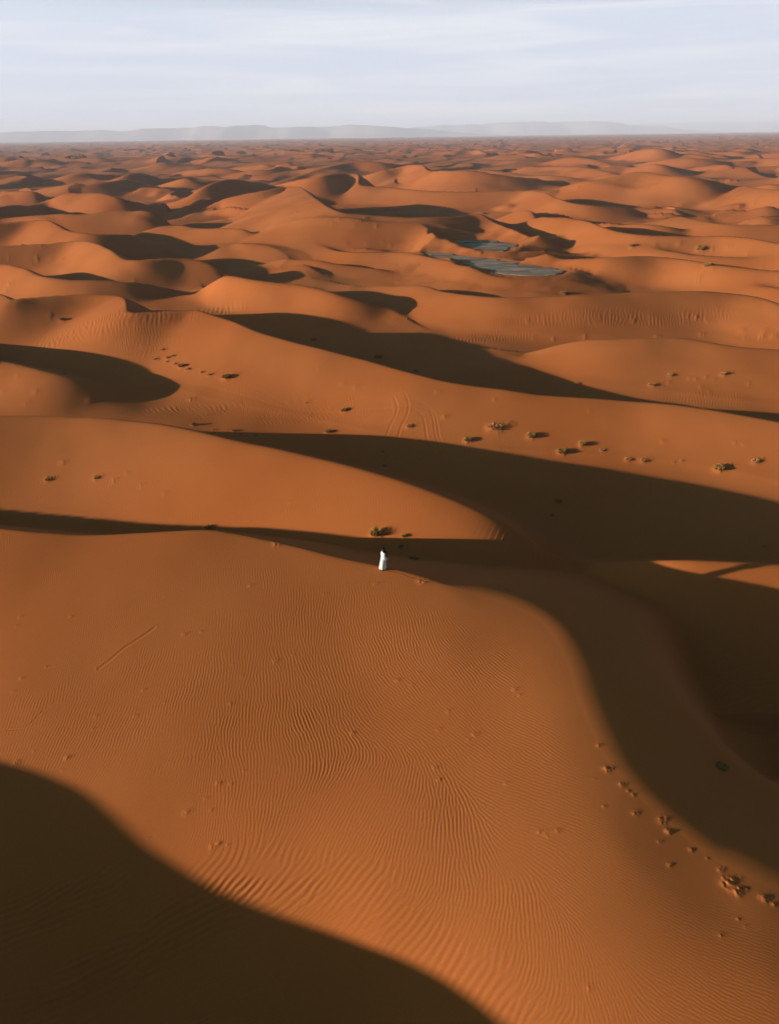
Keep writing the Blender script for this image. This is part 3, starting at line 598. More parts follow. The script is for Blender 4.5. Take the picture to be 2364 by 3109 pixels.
# small mounds of blown sand caught behind stones and dead stems
MO = [(1815,2263,.2,.1),(1840,2335,.28,.16),(1886,2383,.22,.13),(1905,2400,.14,.08),(1920,2412,.16,.08),(1832,2448,.12,.08),(1925,2468,.25,.09),(2005,2490,.34,.12),(2025,2525,.2,.1),(2000,2555,.14,.07),(2027,2522,.2,.12),(2095,2580,.16,.1),(2030,2625,.16,.09),(2145,2605,.1,.06),(2185,2640,.2,.1),(2205,2680,.42,.2),(2235,2706,.34,.2),(2315,2727,.25,.16),(2345,2745,.15,.1),(2238,2790,.1,.07),(2260,2812,.12,.05),(2185,2840,.16,.06),
 (62,1873,.18,.1),(215,1872,.18,.1),(50,1900,.14,.06),(760,1778,.22,.09),(560,1925,.22,.1),(610,1918,.14,.05),(705,2017,.12,.05),(735,2052,.14,.05),(435,2095,.16,.08),(410,2173,.16,.07),(292,2174,.16,.07),(283,2213,.14,.06),(500,2133,.1,.05),(700,2136,.18,.08),(65,2060,.2,.1),(140,2025,.14,.06),(40,2100,.15,.06),
 (50,2314,.22,.14),(103,2280,.1,.06),(205,2299,.2,.13),(190,2338,.12,.05),(663,2378,.2,.1),(565,2465,.25,.09),(625,2425,.15,.06),(645,2570,.24,.12),(663,2560,.14,.1),(690,2565,.1,.07),(450,2545,.1,.05),(835,2007,.22,.1),(890,1988,.12,.05),(1205,2066,.2,.1),(1250,2080,.2,.08),(1270,2043,.1,.07),(1360,2160,.18,.07),(1560,2093,.22,.1),(1575,2110,.14,.07),(1070,2225,.2,.1),(1330,2215,.18,.08),(1440,2230,.24,.12),(1420,2245,.16,.08),(1320,2330,.18,.08),(1255,1985,.1,.05),(985,1805,.2,.06),(1140,1773,.22,.08),(1535,2378,.14,.09),(1330,2367,.15,.08),(1800,2365,.12,.04),(1635,2525,.12,.1),(1690,2522,.18,.08),(1660,2530,.3,.06),(1785,3000,.2,.06),
 (700,2380,.15,.09),(740,2340,.1,.06),(640,2460,.14,.06),(1280,1765,.5,.14),(840,1650,.5,.15),
 (2010,1340,.5,.2),(2230,1345,.5,.16),(2258,1347,.5,.18),(1790,1250,.5,.14),(1500,1212,.5,.14),(1350,1265,.6,.2),(1330,1190,.6,.18),(1080,1175,.6,.18),(1040,1165,.6,.15),(970,1118,.4,.12),(1200,1395,.4,.15),(2105,1620,.5,.2),
 (345,1460,.5,.16),(430,1475,.4,.14),(500,1497,.4,.12),(385,1437,.3,.14),(190,1405,.5,.2),(880,1527,.4,.08),
 (150,960,.8,.3),(300,912,.8,.2),(665,935,.6,.2),(55,1140,.6,.2),(110,1190,.7,.2),(10,1190,.6,.2),(80,1225,.7,.15),(270,1217,.6,.15),(580,1213,.8,.25),(130,745,1,.4),(115,785,1,.5),(150,790,1,.5),(190,788,1,.5),(30,782,1,.5),(100,800,1,.4),(320,820,1,.3),(360,830,1,.3),(410,850,1,.3),(30,865,1,.5),(20,880,1,.4),
 (1050,740,1,.4),(1115,738,1.2,.5),(1160,735,1,.3),(1185,746,1.2,.5),(1205,745,.9,.4),(1240,752,1,.3),(1090,670,1.4,.6),(1110,662,1.4,.6),(1145,685,1.4,.7),(1075,685,1.2,.5),(1010,680,1,.4),(1030,665,1.3,.5),(1000,625,1.2,.5),(900,645,1.2,.5),(580,725,1,.4),(775,738,1,.3),
 (1680,1030,.7,.3),(1620,1027,.8,.25),(1775,1023,.9,.4),(1990,1023,.9,.4),(2010,1026,.8,.3),(2130,1015,.9,.4),(2080,960,.9,.35),(2110,962,1,.4),(2150,978,1,.3),(2250,1005,1,.4),(2310,1022,1,.5),(2320,1008,1,.4),(2345,1020,1,.4),(2260,1026,.8,.3),(1600,975,.7,.3),(1650,975,.7,.25),(1648,958,.6,.25),(1920,973,.9,.3),
 (2030,1162,.5,.2),(2090,1148,.5,.2),(2110,1150,.5,.25),(2140,1145,.5,.25),(2165,1150,.5,.25),(2125,1175,.5,.2),(2195,1137,.5,.25),(2270,1163,.5,.2),(2150,1190,.4,.2),(1925,740,1,.5),(1990,742,1.2,.5),(2020,748,1.2,.5),(2060,740,1.3,.6),(2120,756,1.4,.7),(2160,757,1,.5),(2210,750,1.2,.5),(2270,770,1.4,.6),(1740,768,1,.3),(1800,776,1,.4),(1915,747,1,.6),(2115,850,1,.5),(2230,580,2.5,1.2),(2280,620,2.5,1.2),(2240,625,2.5,1),(1870,545,2,.8),(1750,568,2,.8),(2160,812,1,.5),(2310,806,1,.4)]
for a, b, wd, ht in MO:
    ht *= 0.29 if b > 1300 else 0.34; wd *= 0.72
    mound(a, b, wd, ht, tail=2.2 if b > 1300 else 1.6, rough=0.4)
print('bumps', time.time() - T0)

SHRUBS = [
 (1140,1625,'grass',1.25,'wide golden grass tuft on the shadow edge just above the standing person','grass'),
 (1226,1629,'grass',.5,'small golden grass sprig right of the wide tuft above the person','grass'),
 (632,1604,'grass',.7,'golden tuft on the near dune crest where a long thin shadow starts','grass'),
 (1765,1352,'grass',1.0,'upright yellow-green tuft casting a long shadow, above the shadow edge on the right','grass'),
 (1500,1300,'dry',2.2,'largest sand-choked clump of dry bush right of the tyre tracks'),
 (1612,1326,'bush',1.3,'mound-topped bush second from the left in the row right of the tyre tracks'),
 (1418,1338,'bush',1.1,'dark low bush just inside the shadow below the largest clump'),
 (1703,1374,'bush',1.3,'dark green bush lying half across the shadow edge left of the upright yellow tuft'),
 (1826,1367,'dry',.7,'thin dry sprig right of the upright yellow tuft'),
 (1904,1396,'dry',.9,'low dry clump at the foot of the faint wheel line on the shadow edge'),
 (1950,1400,'dry',1.0,'spiky dry clump with wind-blown fan of sand behind it on the shadow edge'),
 (2042,1404,'dry',.4,'left one of two tiny stick-like sprigs on the lit slope at the right'),
 (2066,1398,'dry',.45,'right one of two tiny stick-like sprigs on the lit slope at the right'),
 (2182,1425,'bush',1.4,'broad green-topped bush with a sand tail near the right edge'),
 (2290,1402,'dry',1.1,'sand-buried clump nearest the right edge on the lit slope'),
 (1240,1295,'dry',1.0,'dry clump beside the lower end of the tyre tracks'),
 (1693,1524,'bush',.8,'round dark bush just below the long double tyre track in shade'),
 (1675,1566,'bush',.45,'small dark bush lower in the shaded valley below the round one'),
 (2318,1658,'bush',.4,'tiny dark bush in the shaded valley close to the right edge'),
 (1216,1660,'bush',.5,'small dark plant in shade to the right of the person'),
 (1256,1697,'bush',.9,'flat dark bush in shade low to the right of the person'),
 (1167,1414,'bush',.6,'dark round bush in the shaded valley above the second dune tip'),
 (1161,1372,'bush',.4,'tiny dark plant at the shaded foot of the tracks'),
 (995,1312,'bush',.9,'dark flattened bush in shade left of the tyre tracks'),
 (587,1290,'bush',.8,'low dark heap on the shaded valley floor behind the second dune'),
 (648,1305,'dry',.5,'leftmost upright dark sprig of the shaded row behind the second dune'),
 (709,1308,'bush',.6,'tallest upright dark sprig of the shaded row behind the second dune'),
 (730,1317,'dry',.4,'short dark sprig in the middle of the shaded row behind the second dune'),
 (778,1322,'dry',.5,'rightmost thin sprig of the shaded row behind the second dune'),
 (1044,1247,'bush',1.0,'orange-lit bush with a long shadow on the flat left of the tyre tracks'),
 (930,1223,'dry',.6,'thin dry sprig on the ripples of the long dune foot'),
 (146,1456,'dry',.9,'dry sprig with dark shadow among ripples at the far left of the second dune'),
 (293,1451,'dry',.8,'dry sprig right of the first one among ripples on the second dune'),
 (190,972,'bush',1.3,'lone dark bush with long shadow high on the left slope'),
 (494,1062,'dry',.9,'twiggy plant standing above the row of plants right of the left hollow'),
 (472,1091,'dry',1.0,'leftmost plant of the row beside the shaded hollow'),
 (510,1087,'dry',1.2,'spreading dry plant near the start of the row beside the hollow'),
 (526,1081,'dry',1.0,'upright dry plant at the top of the row beside the hollow'),
 (508,1099,'dry',.8,'small dry plant at the lower side of the row beside the hollow'),
 (533,1105,'dry',.9,'dry plant with slanting shadow in the middle of the row by the hollow'),
 (551,1113,'bush',1.2,'dark solid bush with long shadow in the row right of the hollow'),
 (572,1121,'dry',1.0,'dry plant just below the dark solid bush of the row'),
 (612,1131,'dry',.8,'thin plant in the lower part of the row right of the hollow'),
 (636,1138,'dry',1.0,'last plant at the lower right end of the row right of the hollow'),
 (687,1148,'bush',1.5,'bush with strong shadow standing apart below the row of plants'),
 (195,1136,'dry',.9,'pair of pale sticks on the thin crest below the shaded hollow'),
 (1710,891,'bush',1.8,'bush with long shadow at the foot of a far dune right of centre'),
 (2147,808,'bush',2.2,'dark bush on the notch of a far crest near the right side'),
 (953,1034,'bush',1.2,'dark bush on the shaded flat left of a thin ground line'),
 (1148,1086,'bush',1.5,'spreading dark plant in the deep shadow just above the long crest'),
 (1262,1128,'bush',1.0,'dark plant peeking over the long crest in deep shadow'),
 (1748,1166,'bush',.8,'tiny dark plant in the wide shaded valley right of centre'),
 (1978,1170,'dry',1.3,'orange-tipped plant on the rim of the wide valley shadow'),
 (2033,1140,'dry',1.2,'left plant of two on the lit slope above the wide valley shadow'),
 (2194,1136,'dry',1.3,'right plant of two on the lit slope above the wide valley shadow'),
 (1916,748,'bush',2.0,'sandy clump at the left end of the far row of hummocks'),
 (2123,757,'bush',2.6,'tall bushy hummock in the far row of hummocks at the right'),
 (2192,2329,'bush',.7,'dark spidery bush alone in the deep shade at the lower right'),
 (2082,2005,'bush',.3,'tiny dark plant in the black bowl at the right'),
]
SP = {}
for row in SHRUBS:
    sz = row[3] * 0.8; SP[row[:2]] = None
    q = mound(row[0], row[1], sz * .55, sz * (.18 if row[2] != 'dry' else .14), tail=2.6, rough=0.35) if not (row[1] > 1640) else hit(row[0], row[1])
    SP[row[:2]] = np.array([q[0], q[1], float(ground_z(q[0], q[1]))])



def grid_mesh(name, X, Y, Z):
    nr, nc = X.shape
    me = bpy.data.meshes.new(name)
    co = np.stack([X, Y, Z], -1).astype(np.float32).reshape(-1)
    me.vertices.add(nr * nc); me.vertices.foreach_set('co', co)
    i = np.arange((nr - 1) * nc).reshape(nr - 1, nc)[:, :-1]
    q = np.stack([i, i + 1, i + 1 + nc, i + nc], -1).reshape(-1).astype(np.int32)
    nf = (nr - 1) * (nc - 1)
    me.loops.add(nf * 4); me.loops.foreach_set('vertex_index', q)
    me.polygons.add(nf); me.polygons.foreach_set('loop_start', np.arange(0, nf * 4, 4, dtype=np.int32))
    me.polygons.foreach_set('use_smooth', np.ones(nf, dtype=bool))
    me.update(calc_edges=True)
    o = bpy.data.objects.new(name, me); C.objects.link(o)
    return o

def principled(name, col, rough=0.9, spec=0.15):
    m = bpy.data.materials.new(name); m.use_nodes = True
    b = m.node_tree.nodes['Principled BSDF']
    b.inputs['Base Color'].default_value = (*col, 1); b.inputs['Roughness'].default_value = rough
    b.inputs['Specular IOR Level'].default_value = spec
    return m, b

sand, sb = principled('sand', (0.5, 0.2, 0.08), 0.95, 0.05)
n = sand.node_tree
geo = n.nodes.new('ShaderNodeNewGeometry')
na = n.nodes.new('ShaderNodeTexNoise'); na.inputs['Scale'].default_value = 0.035; na.inputs['Detail'].default_value = 4
nb = n.nodes.new('ShaderNodeTexNoise'); nb.inputs['Scale'].default_value = 9.0; nb.inputs['Detail'].default_value = 5
ra = n.nodes.new('ShaderNodeValToRGB')
ra.color_ramp.elements[0].position = 0.3; ra.color_ramp.elements[0].color = (0.30, 0.088, 0.023, 1)
ra.color_ramp.elements[1].position = 0.7; ra.color_ramp.elements[1].color = (0.345, 0.116, 0.037, 1)
mm = n.nodes.new('ShaderNodeMixRGB'); mm.blend_type = 'MULTIPLY'; mm.inputs['Fac'].default_value = 1.0
rb = n.nodes.new('ShaderNodeMapRange'); rb.inputs['To Min'].default_value = 0.88; rb.inputs['To Max'].default_value = 1.12
n.links.new(geo.outputs['Position'], na.inputs['Vector']); n.links.new(geo.outputs['Position'], nb.inputs['Vector'])
n.links.new(na.outputs['Fac'], ra.inputs['Fac']); n.links.new(nb.outputs['Fac'], rb.inputs['Value'])
n.links.new(ra.outputs['Color'], mm.inputs['Color1']); n.links.new(rb.outputs['Result'], mm.inputs['Color2'])
# beyond the dune sea the plain is stony and grey-brown
sx = n.nodes.new('ShaderNodeSeparateXYZ'); n.links.new(geo.outputs['Position'], sx.inputs[0])
mr = n.nodes.new('ShaderNodeMapRange'); mr.inputs['From Min'].default_value = 9300; mr.inputs['From Max'].default_value = 11000
n.links.new(sx.outputs['Y'], mr.inputs['Value'])
mg = n.nodes.new('ShaderNodeMixRGB'); mg.inputs['Color2'].default_value = (0.21, 0.16, 0.14, 1)
n.links.new(mr.outputs['Result'], mg.inputs['Fac']); n.links.new(mm.outputs['Color'], mg.inputs['Color1'])
n.links.new(mg.outputs['Color'], sb.inputs['Base Color'])

ground = grid_mesh('desert_ground', XX, YY, HH)
ground['kind'] = 'structure'
ground.data.materials.append(sand)
print('ground mesh', time.time() - T0)

# ------------------------------------------------------------------ far hills, a stony plain between
def hills(name, dist, prof, col, seed, depth=1500.0):
    xs = np.linspace(prof[0][0], prof[-1][0], 700)
    hp = np.interp(xs, [p[0] for p in prof], [p[1] for p in prof])
    Xw = (xs - 840) / F_PX * dist / math.cos(0) ; Hw = hp / F_PX * dist
    rowsn = 26; V = np.linspace(0, 1, rowsn)
    X = np.repeat(Xw[None], rowsn, 0); Yv = dist + V[:, None] * depth + 0 * X
    jag = fbm(X / 420 + 3, Yv / 300, seed, 4)
    f = np.where(V < 0.55, sstep(0, 0.5, V) * 0.75 + 0.25 * (V / 0.55), 1 - 0.2 * (V - 0.55))[:, None]
    Z = Hw[None] * np.clip(f, 0, 1) * (0.97 + 0.05 * jag) + (jag - 0.2) * 9 * np.sin(np.pi * np.clip(V, 0, 1))[:, None]
    Z = np.where(V[:, None] == 0, -12, Z)
    o = grid_mesh(name, X, Yv + fbm(X / 900, X * 0, seed + 9, 3) * 500, Z); o['kind'] = 'structure'
    m, b = principled(name + '_rock', col, 0.9, 0.1); o.data.materials.append(m)
    return o
hills('hills', 14000, [(-500,14),(-200,16),(0,17),(60,17),(100,19),(170,20),(200,19),(270,20.5),(300,16),(330,16.5),(360,21),(400,21),(450,22),(480,25),(500,25),(520,22),(545,25),(580,26),(600,23),(612,19),(660,21),(700,20),(740,22),(775,24),(800,22),(850,19),(880,17),(930,14),(980,8),(1040,3),(1080,1)], (0.22,0.19,0.20), 201)
hills('hills', 19000, [(820,6),(880,15),(920,18),(960,20),(1000,20),(1040,20.5),(1052,23),(1100,24),(1160,23.5),(1250,23),(1290,21.5),(1320,18.5),(1330,15),(1400,12),(1440,6),(1500,2)], (0.22,0.19,0.20), 231, 2200)
hills('hills', 28000, [(1100,8),(1250,13),(1340,15),(1420,16.5),(1500,18),(1560,16.5),(1680,17),(1900,18),(2200,14)], (0.22,0.19,0.20), 261, 3000)

# ------------------------------------------------------------------ desert haze
bm_ = bpy.data.meshes.new('haze')
x0, x1, y0, y1, z0, z1 = -30000, 30000, -400, 46500, -25, 360
vs = [(x, y, z) for z in (z0, z1) for y in (y0, y1) for x in (x0, x1)]
bm_.from_pydata(vs, [], [(0,2,3,1),(4,5,7,6),(0,1,5,4),(2,6,7,3),(0,4,6,2),(1,3,7,5)])
hz_o = bpy.data.objects.new('haze', bm_); C.objects.link(hz_o); hz_o['kind'] = 'stuff'
hm = bpy.data.materials.new('haze'); hm.use_nodes = True; hn = hm.node_tree; hn.nodes.clear()
ho = hn.nodes.new('ShaderNodeOutputMaterial'); hv = hn.nodes.new('ShaderNodeVolumePrincipled')
hv.inputs['Color'].default_value = (0.62, 0.71, 0.97, 1); hv.inputs['Density'].default_value = HAZE_D; hv.inputs['Anisotropy'].default_value = 0.0
hn.links.new(hv.outputs[0], ho.inputs['Volume']); bm_.materials.append(hm)


# ------------------------------------------------------------------ the clay pans between the dunes
def pan_material():
    m, b = principled('clay', (0.3, 0.3, 0.33), 0.95, 0.03); n = m.node_tree
    g = n.nodes.new('ShaderNodeNewGeometry'); mp = n.nodes.new('ShaderNodeMapping'); mp.inputs['Rotation'].default_value = (0, 0, 0.5); mp.inputs['Scale'].default_value = (0.06, 0.22, 0.2)
    t = n.nodes.new('ShaderNodeTexNoise'); t.inputs['Scale'].default_value = 1.0; t.inputs['Detail'].default_value = 8; t.inputs['Roughness'].default_value = 0.68; t.inputs['Distortion'].default_value = 0.8
    r = n.nodes.new('ShaderNodeValToRGB'); r.color_ramp.elements[0].position = .36; r.color_ramp.elements[0].color = (.075, .064, .06, 1)
    r.color_ramp.elements[1].position = .66; r.color_ramp.elements[1].color = (.36, .29, .28, 1)
    n.links.new(g.outputs['Position'], mp.inputs[0]); n.links.new(mp.outputs[0], t.inputs['Vector']); n.links.new(t.outputs['Fac'], r.inputs[0]); n.links.new(r.outputs[0], b.inputs['Base Color'])
    return m
clay = pan_material()
for pp, zp in zip(PANS, pan_z):
    P = np.array([world(a, b, zp) for a, b in pp]); ax = np.linspace(P[:, 0].min() - 4, P[:, 0].max() + 4, 140); ay = np.linspace(P[:, 1].min() - 4, P[:, 1].max() + 4, 90)
    X, Y = np.meshgrid(ax, ay, indexing='xy')
    x = X.ravel(); y = Y.ravel(); Q = np.vstack([P, P[:1]]); d, s_, v_ = polydist(Q, x, y); ins = np.zeros(len(x), bool)
    for i in range(len(Q) - 1):
        ins ^= ((Q[i, 1] > y) != (Q[i + 1, 1] > y)) & (x < (Q[i + 1, 0] - Q[i, 0]) * (y - Q[i, 1]) / (Q[i + 1, 1] - Q[i, 1] + 1e-12) + Q[i, 0])
    sd = np.where(ins, -d, d) + 2.4 * fbm(x / 9, y / 3, 701, 3)
    Zp = zp + 0.10 * fbm(X / 4, Y / 2.5, 720, 4) - 0.02 - np.clip(sd.reshape(X.shape) - 0.6, 0, 3) * 1.2
    o = grid_mesh('clay_pan', X, Y, Zp); o['kind'] = 'structure'; o.data.materials.append(clay)

# ------------------------------------------------------------------ desert shrubs and grass
def mesh_from(name, V, Fc, mats, parent=None, smooth=False, loc=None):
    me = bpy.data.meshes.new(name); me.from_pydata([tuple(map(float, v)) for v in V], [], Fc); me.update()
    if smooth: me.polygons.foreach_set('use_smooth', [True] * len(me.polygons))
    me.materials.append(mats); o = bpy.data.objects.new(name, me); C.objects.link(o)
    if parent: o.parent = parent
    if loc is not None: o.location = loc
    return o
def foliage_mat(name, c1, c2):
    m, b = principled(name, c1, 0.8, 0.1); n = m.node_tree
    g = n.nodes.new('ShaderNodeNewGeometry'); r = n.nodes.new('ShaderNodeValToRGB')
    r.color_ramp.elements[0].color = (*c1, 1); r.color_ramp.elements[1].color = (*c2, 1)
    n.links.new(g.outputs['Random Per Island'], r.inputs[0]); n.links.new(r.outputs[0], b.inputs['Base Color'])
    return m
M_gold = foliage_mat('dry_grass', (0.13, 0.09, 0.02), (0.42, 0.27, 0.06))
M_green = foliage_mat('shrub_leaf', (0.09, 0.060, 0.018), (0.40, 0.22, 0.06))
M_twig = foliage_mat('twig', (0.16, 0.085, 0.04), (0.40, 0.21, 0.09))
def blade(V, Fc, p, d, ln, w_, bend, segs=3):
    """a three-sided tapering stalk"""
    d = d / np.linalg.norm(d); side = np.cross(d, [0, 0, 1.0]); side /= np.linalg.norm(side) + 1e-9; b2 = np.cross(side, d); base = len(V)
    for k in range(segs):
        t = k / segs; c = p + d * ln * t + np.array([0, 0, -1]) * bend * ln * t * t; r = w_ * (1 - t * 0.8)
        for q in range(3):
            a = q * 2.094; V.append(c + side * r * math.cos(a) + b2 * r * math.sin(a))
    V.append(p + d * ln + np.array([0, 0, -1]) * bend * ln)
    for k in range(segs - 1):
        for q in range(3): Fc.append((base + 3 * k + q, base + 3 * k + (q + 1) % 3, base + 3 * k + 3 + (q + 1) % 3, base + 3 * k + 3 + q))
    t_ = len(V) - 1
    for q in range(3): Fc.append((base + 3 * segs - 3 + q, base + 3 * segs - 3 + (q + 1) % 3, t_))
def shrub(px, py, kind, size, label, cat='shrub', seed=0, group=None):
    size = size * (0.62 if kind != 'grass' else 0.8); p = SP[(px, py)]; r = np.random.RandomState(int(px * 7 + py)); V = []; Fc = []; V2 = []; F2 = []
    h = size * (0.75 if kind == 'grass' else 0.5); rad = size * 0.42
    n_ = {'grass': 150, 'bush': 190, 'dry': 60}[kind]
    for k in range(n_):
        a = r.uniform(0, 6.283); q = rad * math.sqrt(r.uniform(0, 1)) * (0.55 if kind == 'grass' else 0.9)
        base = np.array([math.cos(a) * q * 1.25, math.sin(a) * q, 0]); base[2] = float(ground_z(p[0] + base[0], p[1] + base[1])) - p[2] - 0.03
        lean = r.uniform(0.15, 0.75) if kind == 'grass' else r.uniform(0.3, 1.3)
        d = np.array([math.cos(a) * lean, math.sin(a) * lean, 1.0]) + r.normal(0, .15, 3) * [1, 1, 0.2]
        ln = h * r.uniform(0.55, 1.1); blade(V, Fc, base, d, ln, 0.016 * (1 + size) * (1.0 if kind == 'grass' else 1.35), r.uniform(0.02, 0.25))
        if kind == 'bush':
            for _ in range(3):
                e = base + d / np.linalg.norm(d) * ln * r.uniform(.35, .9); blade(V, Fc, e, r.normal(0, 1, 3) * [1, 1, .5] + [0, 0, .6], ln * .3, 0.022 * (1 + size), .1, 2)
    for k in range(14 if kind != 'dry' else 26):
        a = r.uniform(0, 6.283); d = np.array([math.cos(a), math.sin(a), r.uniform(.5, 1.4)])
        blade(V2, F2, np.array([0, 0, -.05]), d, h * r.uniform(.7, 1.3), 0.014 * (1 + size), .1)
    nm = 'grass_tuft' if kind == 'grass' else 'desert_shrub'
    e = bpy.data.objects.new(nm, None); C.objects.link(e); e.location = tuple(map(float, p)); e['label'] = label; e['category'] = cat
    if group: e['group'] = group
    mesh_from('blades' if kind == 'grass' else 'foliage', V, Fc, {'grass': M_gold, 'bush': M_green, 'dry': M_twig}[kind], e)
    mesh_from('dry_stems', V2, F2, M_twig, e)
for row in SHRUBS: shrub(*row)

# ------------------------------------------------------------------ the person on the crest
def tube_rings(rings, nseg, fold=None):
    V = []; Fc = []
    for k, (cx_, cy_, cz_, a, b) in enumerate(rings):
        for q in range(nseg):
            t = 2 * math.pi * q / nseg; m = 1 + (fold(k / (len(rings) - 1), t) if fold else 0)
            V.append((cx_ + a * m * math.cos(t), cy_ + b * m * math.sin(t), cz_))
    for k in range(len(rings) - 1):
        for q in range(nseg): Fc.append((k * nseg + q, k * nseg + (q + 1) % nseg, (k + 1) * nseg + (q + 1) % nseg, (k + 1) * nseg + q))
    Fc.append(tuple(range(nseg - 1, -1, -1))); Fc.append(tuple((len(rings) - 1) * nseg + q for q in range(nseg)))
    return V, Fc
def limb(path, radii, nseg=10):
    """tapered tube along a path"""
    P = catmull(path, 0.03) if False else np.array(path, float); V = []; Fc = []
    for k in range(len(P)):
        t = P[min(k + 1, len(P) - 1)] - P[max(k - 1, 0)]; t /= np.linalg.norm(t)
        s_ = np.cross(t, [0.2, 1, 0.1]); s_ /= np.linalg.norm(s_); b = np.cross(t, s_)
        for q in range(nseg):
            a = 6.28319 * q / nseg; V.append(P[k] + radii[k] * (s_ * math.cos(a) + b * math.sin(a)))
    for k in range(len(P) - 1):
        for q in range(nseg): Fc.append((k * nseg + q, k * nseg + (q + 1) % nseg, (k + 1) * nseg + (q + 1) % nseg, (k + 1) * nseg + q))
    Fc.append(tuple(range(nseg - 1, -1, -1))); Fc.append(tuple((len(P) - 1) * nseg + q for q in range(nseg)))
    return V, Fc
pp_ = hit(1165, 1727); pp_[2] = float(ground_z(pp_[0], pp_[1]))
man = bpy.data.objects.new('person', None); C.objects.link(man); man.location = tuple(map(float, pp_)); man.rotation_euler = (0, 0, math.radians(20))
man.scale = (0.94, 0.84, 0.94)
man['label'] = 'person in a long white robe and black headscarf standing on the near dune crest'; man['category'] = 'person'
m_robe, _ = principled('white_cotton', (0.50, 0.50, 0.54), 0.85, 0.1)
m_black, _ = principled('black_cloth', (0.012, 0.013, 0.014), 0.9, 0.05)
m_skin, _ = principled('skin', (0.10, 0.05, 0.03), 0.6, 0.3)
# body, one skinned figure; +x is the way the person faces
bv = [(0,0,.96,.12),(0,0,1.18,.12),(0,0,1.38,.11),(0,0,1.48,.055),(.01,0,1.56,.055),(.02,0,1.66,.088),(.02,0,1.73,.072),
      (.0,.10,.90,.085),(.02,.11,.50,.06),(.0,.11,.10,.042),(.10,.12,.04,.035),(.0,-.10,.90,.085),(-.02,-.11,.50,.06),(-.05,-.11,.10,.042),(.06,-.12,.04,.035),
      (0,.17,1.42,.06),(.02,.23,1.16,.045),(.16,.20,.96,.032),(0,-.17,1.42,.06),(.02,-.23,1.16,.045),(.16,-.20,.96,.032)]
be = [(0,1),(1,2),(2,3),(3,4),(4,5),(5,6),(0,7),(7,8),(8,9),(9,10),(0,11),(11,12),(12,13),(13,14),(2,15),(15,16),(16,17),(2,18),(18,19),(19,20)]
for sgn, w_i in ((1, 17), (-1, 20)):
    wx, wy, wz = .16, .20 * sgn, .96; bv.append((wx + .05, wy, wz - .045, .026)); pm = len(bv) - 1; be.append((w_i, pm))
    for k in range(4):
        o_ = (k - 1.5) * .018; L1 = (.032, .038, .036, .028)[k]
        bv.append((wx + .085, wy + o_, wz - .07, .009)); be.append((pm, len(bv) - 1))
        bv.append((wx + .085 + L1 * .8, wy + o_, wz - .07 - L1 * .7, .008)); be.append((len(bv) - 2, len(bv) - 1))
        bv.append((wx + .085 + L1, wy + o_, wz - .07 - L1 * 1.5, .007)); be.append((len(bv) - 2, len(bv) - 1))
    bv.append((wx + .06, wy - sgn * .035, wz - .07, .010)); be.append((pm, len(bv) - 1)); bv.append((wx + .085, wy - sgn * .045, wz - .10, .008)); be.append((len(bv) - 2, len(bv) - 1))
# nose, chin and ears give the head its face
for a_, b_, c_, r_ in ((.115, 0, 1.655, .014), (.085, 0, 1.60, .03), (.02, .092, 1.66, .016), (.02, -.092, 1.66, .016)):
    bv.append((a_, b_, c_, r_)); be.append((5, len(bv) - 1))
me = bpy.data.meshes.new('body'); me.from_pydata([v[:3] for v in bv], be, []); bo = bpy.data.objects.new('body', me); C.objects.link(bo)
sk = bo.modifiers.new('skin', 'SKIN')
for i, v in enumerate(bv): me.skin_vertices[0].data[i].radius = (v[3], v[3]); me.skin_vertices[0].data[i].use_root = (i == 0)
bo.modifiers.new('sub', 'SUBSURF').levels = 1
dg = bpy.context.evaluated_depsgraph_get(); me2 = bpy.data.meshes.new_from_object(bo.evaluated_get(dg)); bo.modifiers.clear(); bo.data = me2
me2.materials.clear(); me2.materials.append(m_skin); me2.polygons.foreach_set('use_smooth', [True] * len(me2.polygons)); bo.parent = man
eyes = []
rg = [(-.10,0,.10,.27,.30),(-.085,0,.22,.26,.29),(-.07,0,.40,.24,.275),(-.05,0,.62,.215,.255),(-.03,0,.85,.195,.24),(-.015,0,1.05,.175,.235),(-.01,0,1.22,.165,.235),(-.01,0,1.34,.155,.235),(-.01,0,1.42,.13,.20),(0,0,1.47,.09,.12),(0,0,1.50,.062,.066)]
rg = np.array(rg); tq = np.linspace(0, len(rg) - 1, 40); rg = np.stack([np.interp(tq, range(len(rg)), rg[:, k]) for k in range(5)], 1)
V, Fc = tube_rings(rg, 64, lambda u, t: (1 - u) ** 0.8 * (0.085 * math.sin(9 * t + 2.2 * u + 1.2 * math.sin(2 * t)) + 0.035 * math.sin(17 * t - 3 * u)))
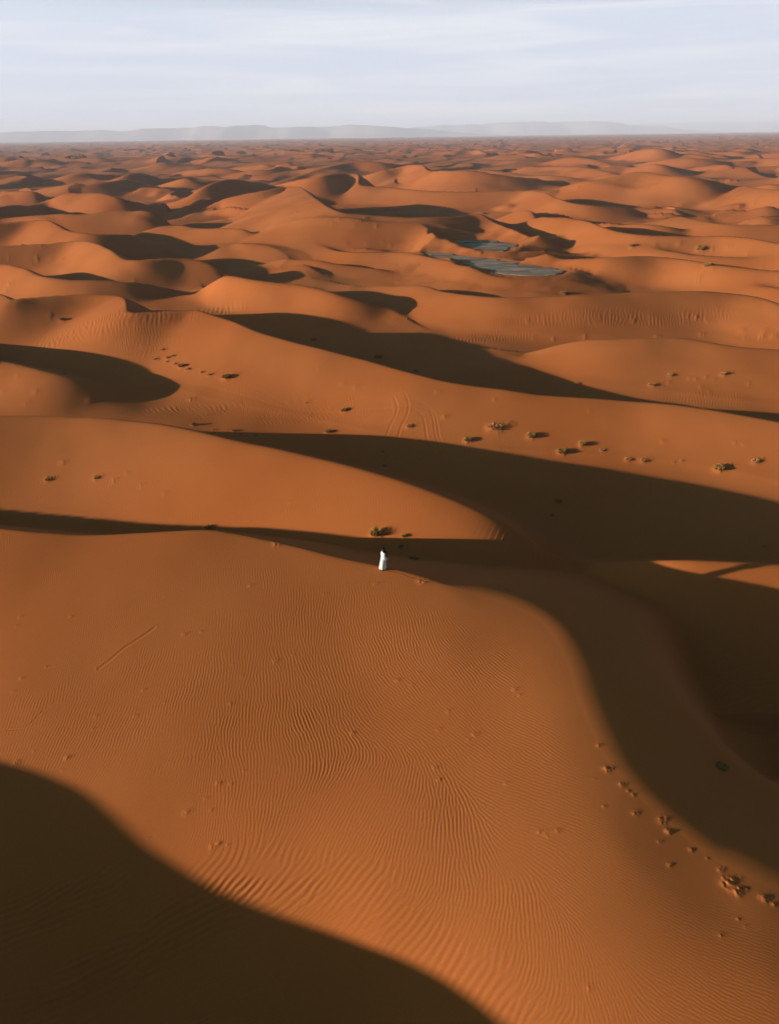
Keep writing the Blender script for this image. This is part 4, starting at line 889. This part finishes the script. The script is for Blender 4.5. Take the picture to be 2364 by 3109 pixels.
mesh_from('robe', V, Fc, m_robe, man, True)
for sgn in (1, -1):
    V, Fc = limb([(-.01, .17 * sgn, 1.44), (-.03, .235 * sgn, 1.32), (-.03, .27 * sgn, 1.16), (.02, .27 * sgn, 1.04), (.09, .235 * sgn, .97), (.14, .21 * sgn, .93)], [.075, .10, .115, .125, .13, .105], 16)
    mesh_from('sleeve', V, Fc, m_robe, man, True)
# headscarf: wound round the head, one end hanging over the chest
rs = [(.035,0,1.28,.115,.15),(.03,0,1.36,.12,.165),(.02,0,1.44,.12,.15),(.015,0,1.50,.10,.11),(.005,0,1.56,.105,.105),(.0,0,1.62,.118,.115),(-.005,0,1.68,.13,.128),(-.005,0,1.74,.135,.13),(0,0,1.79,.118,.115),(.005,0,1.82,.075,.075),(.005,0,1.835,.02,.02)]
rs = np.array(rs); tq = np.linspace(0, len(rs) - 1, 34); rs = np.stack([np.interp(tq, range(len(rs)), rs[:, k]) for k in range(5)], 1)
V, Fc = tube_rings(rs, 40, lambda u, t: 0.035 * math.sin(26 * u + 1.5 * math.sin(t)) + 0.02 * math.sin(6 * t + 9 * u))
hs = mesh_from('headscarf', V, Fc, m_black, man, True)
V, Fc = limb([(.10, -.02, 1.50), (.145, -.05, 1.38), (.165, -.07, 1.24), (.17, -.08, 1.12), (.175, -.07, 1.04)], [.07, .095, .10, .085, .05], 12)
mesh_from('scarf_end', V, Fc, m_black, man, True)
for sgn in (1, -1):
    V, Fc = limb([(-.10 + .03 * sgn, .11 * sgn, .05), (-.04 + .03 * sgn, .11 * sgn, .055), (.05 + .03 * sgn, .115 * sgn, .045), (.13 + .03 * sgn, .12 * sgn, .03), (.17 + .03 * sgn, .12 * sgn, .02)], [.035, .05, .045, .038, .02], 12)
    mesh_from('shoe', V, Fc, m_black, man, True)
V, Fc = tube_rings(np.array([(-.08,0,-.03,.20,.23),(-.06,0,.08,.22,.25),(-.05,0,.16,.22,.25)]), 32)
mesh_from('trouser_hem', V, Fc, m_black, man, True)
print('all', time.time() - T0)
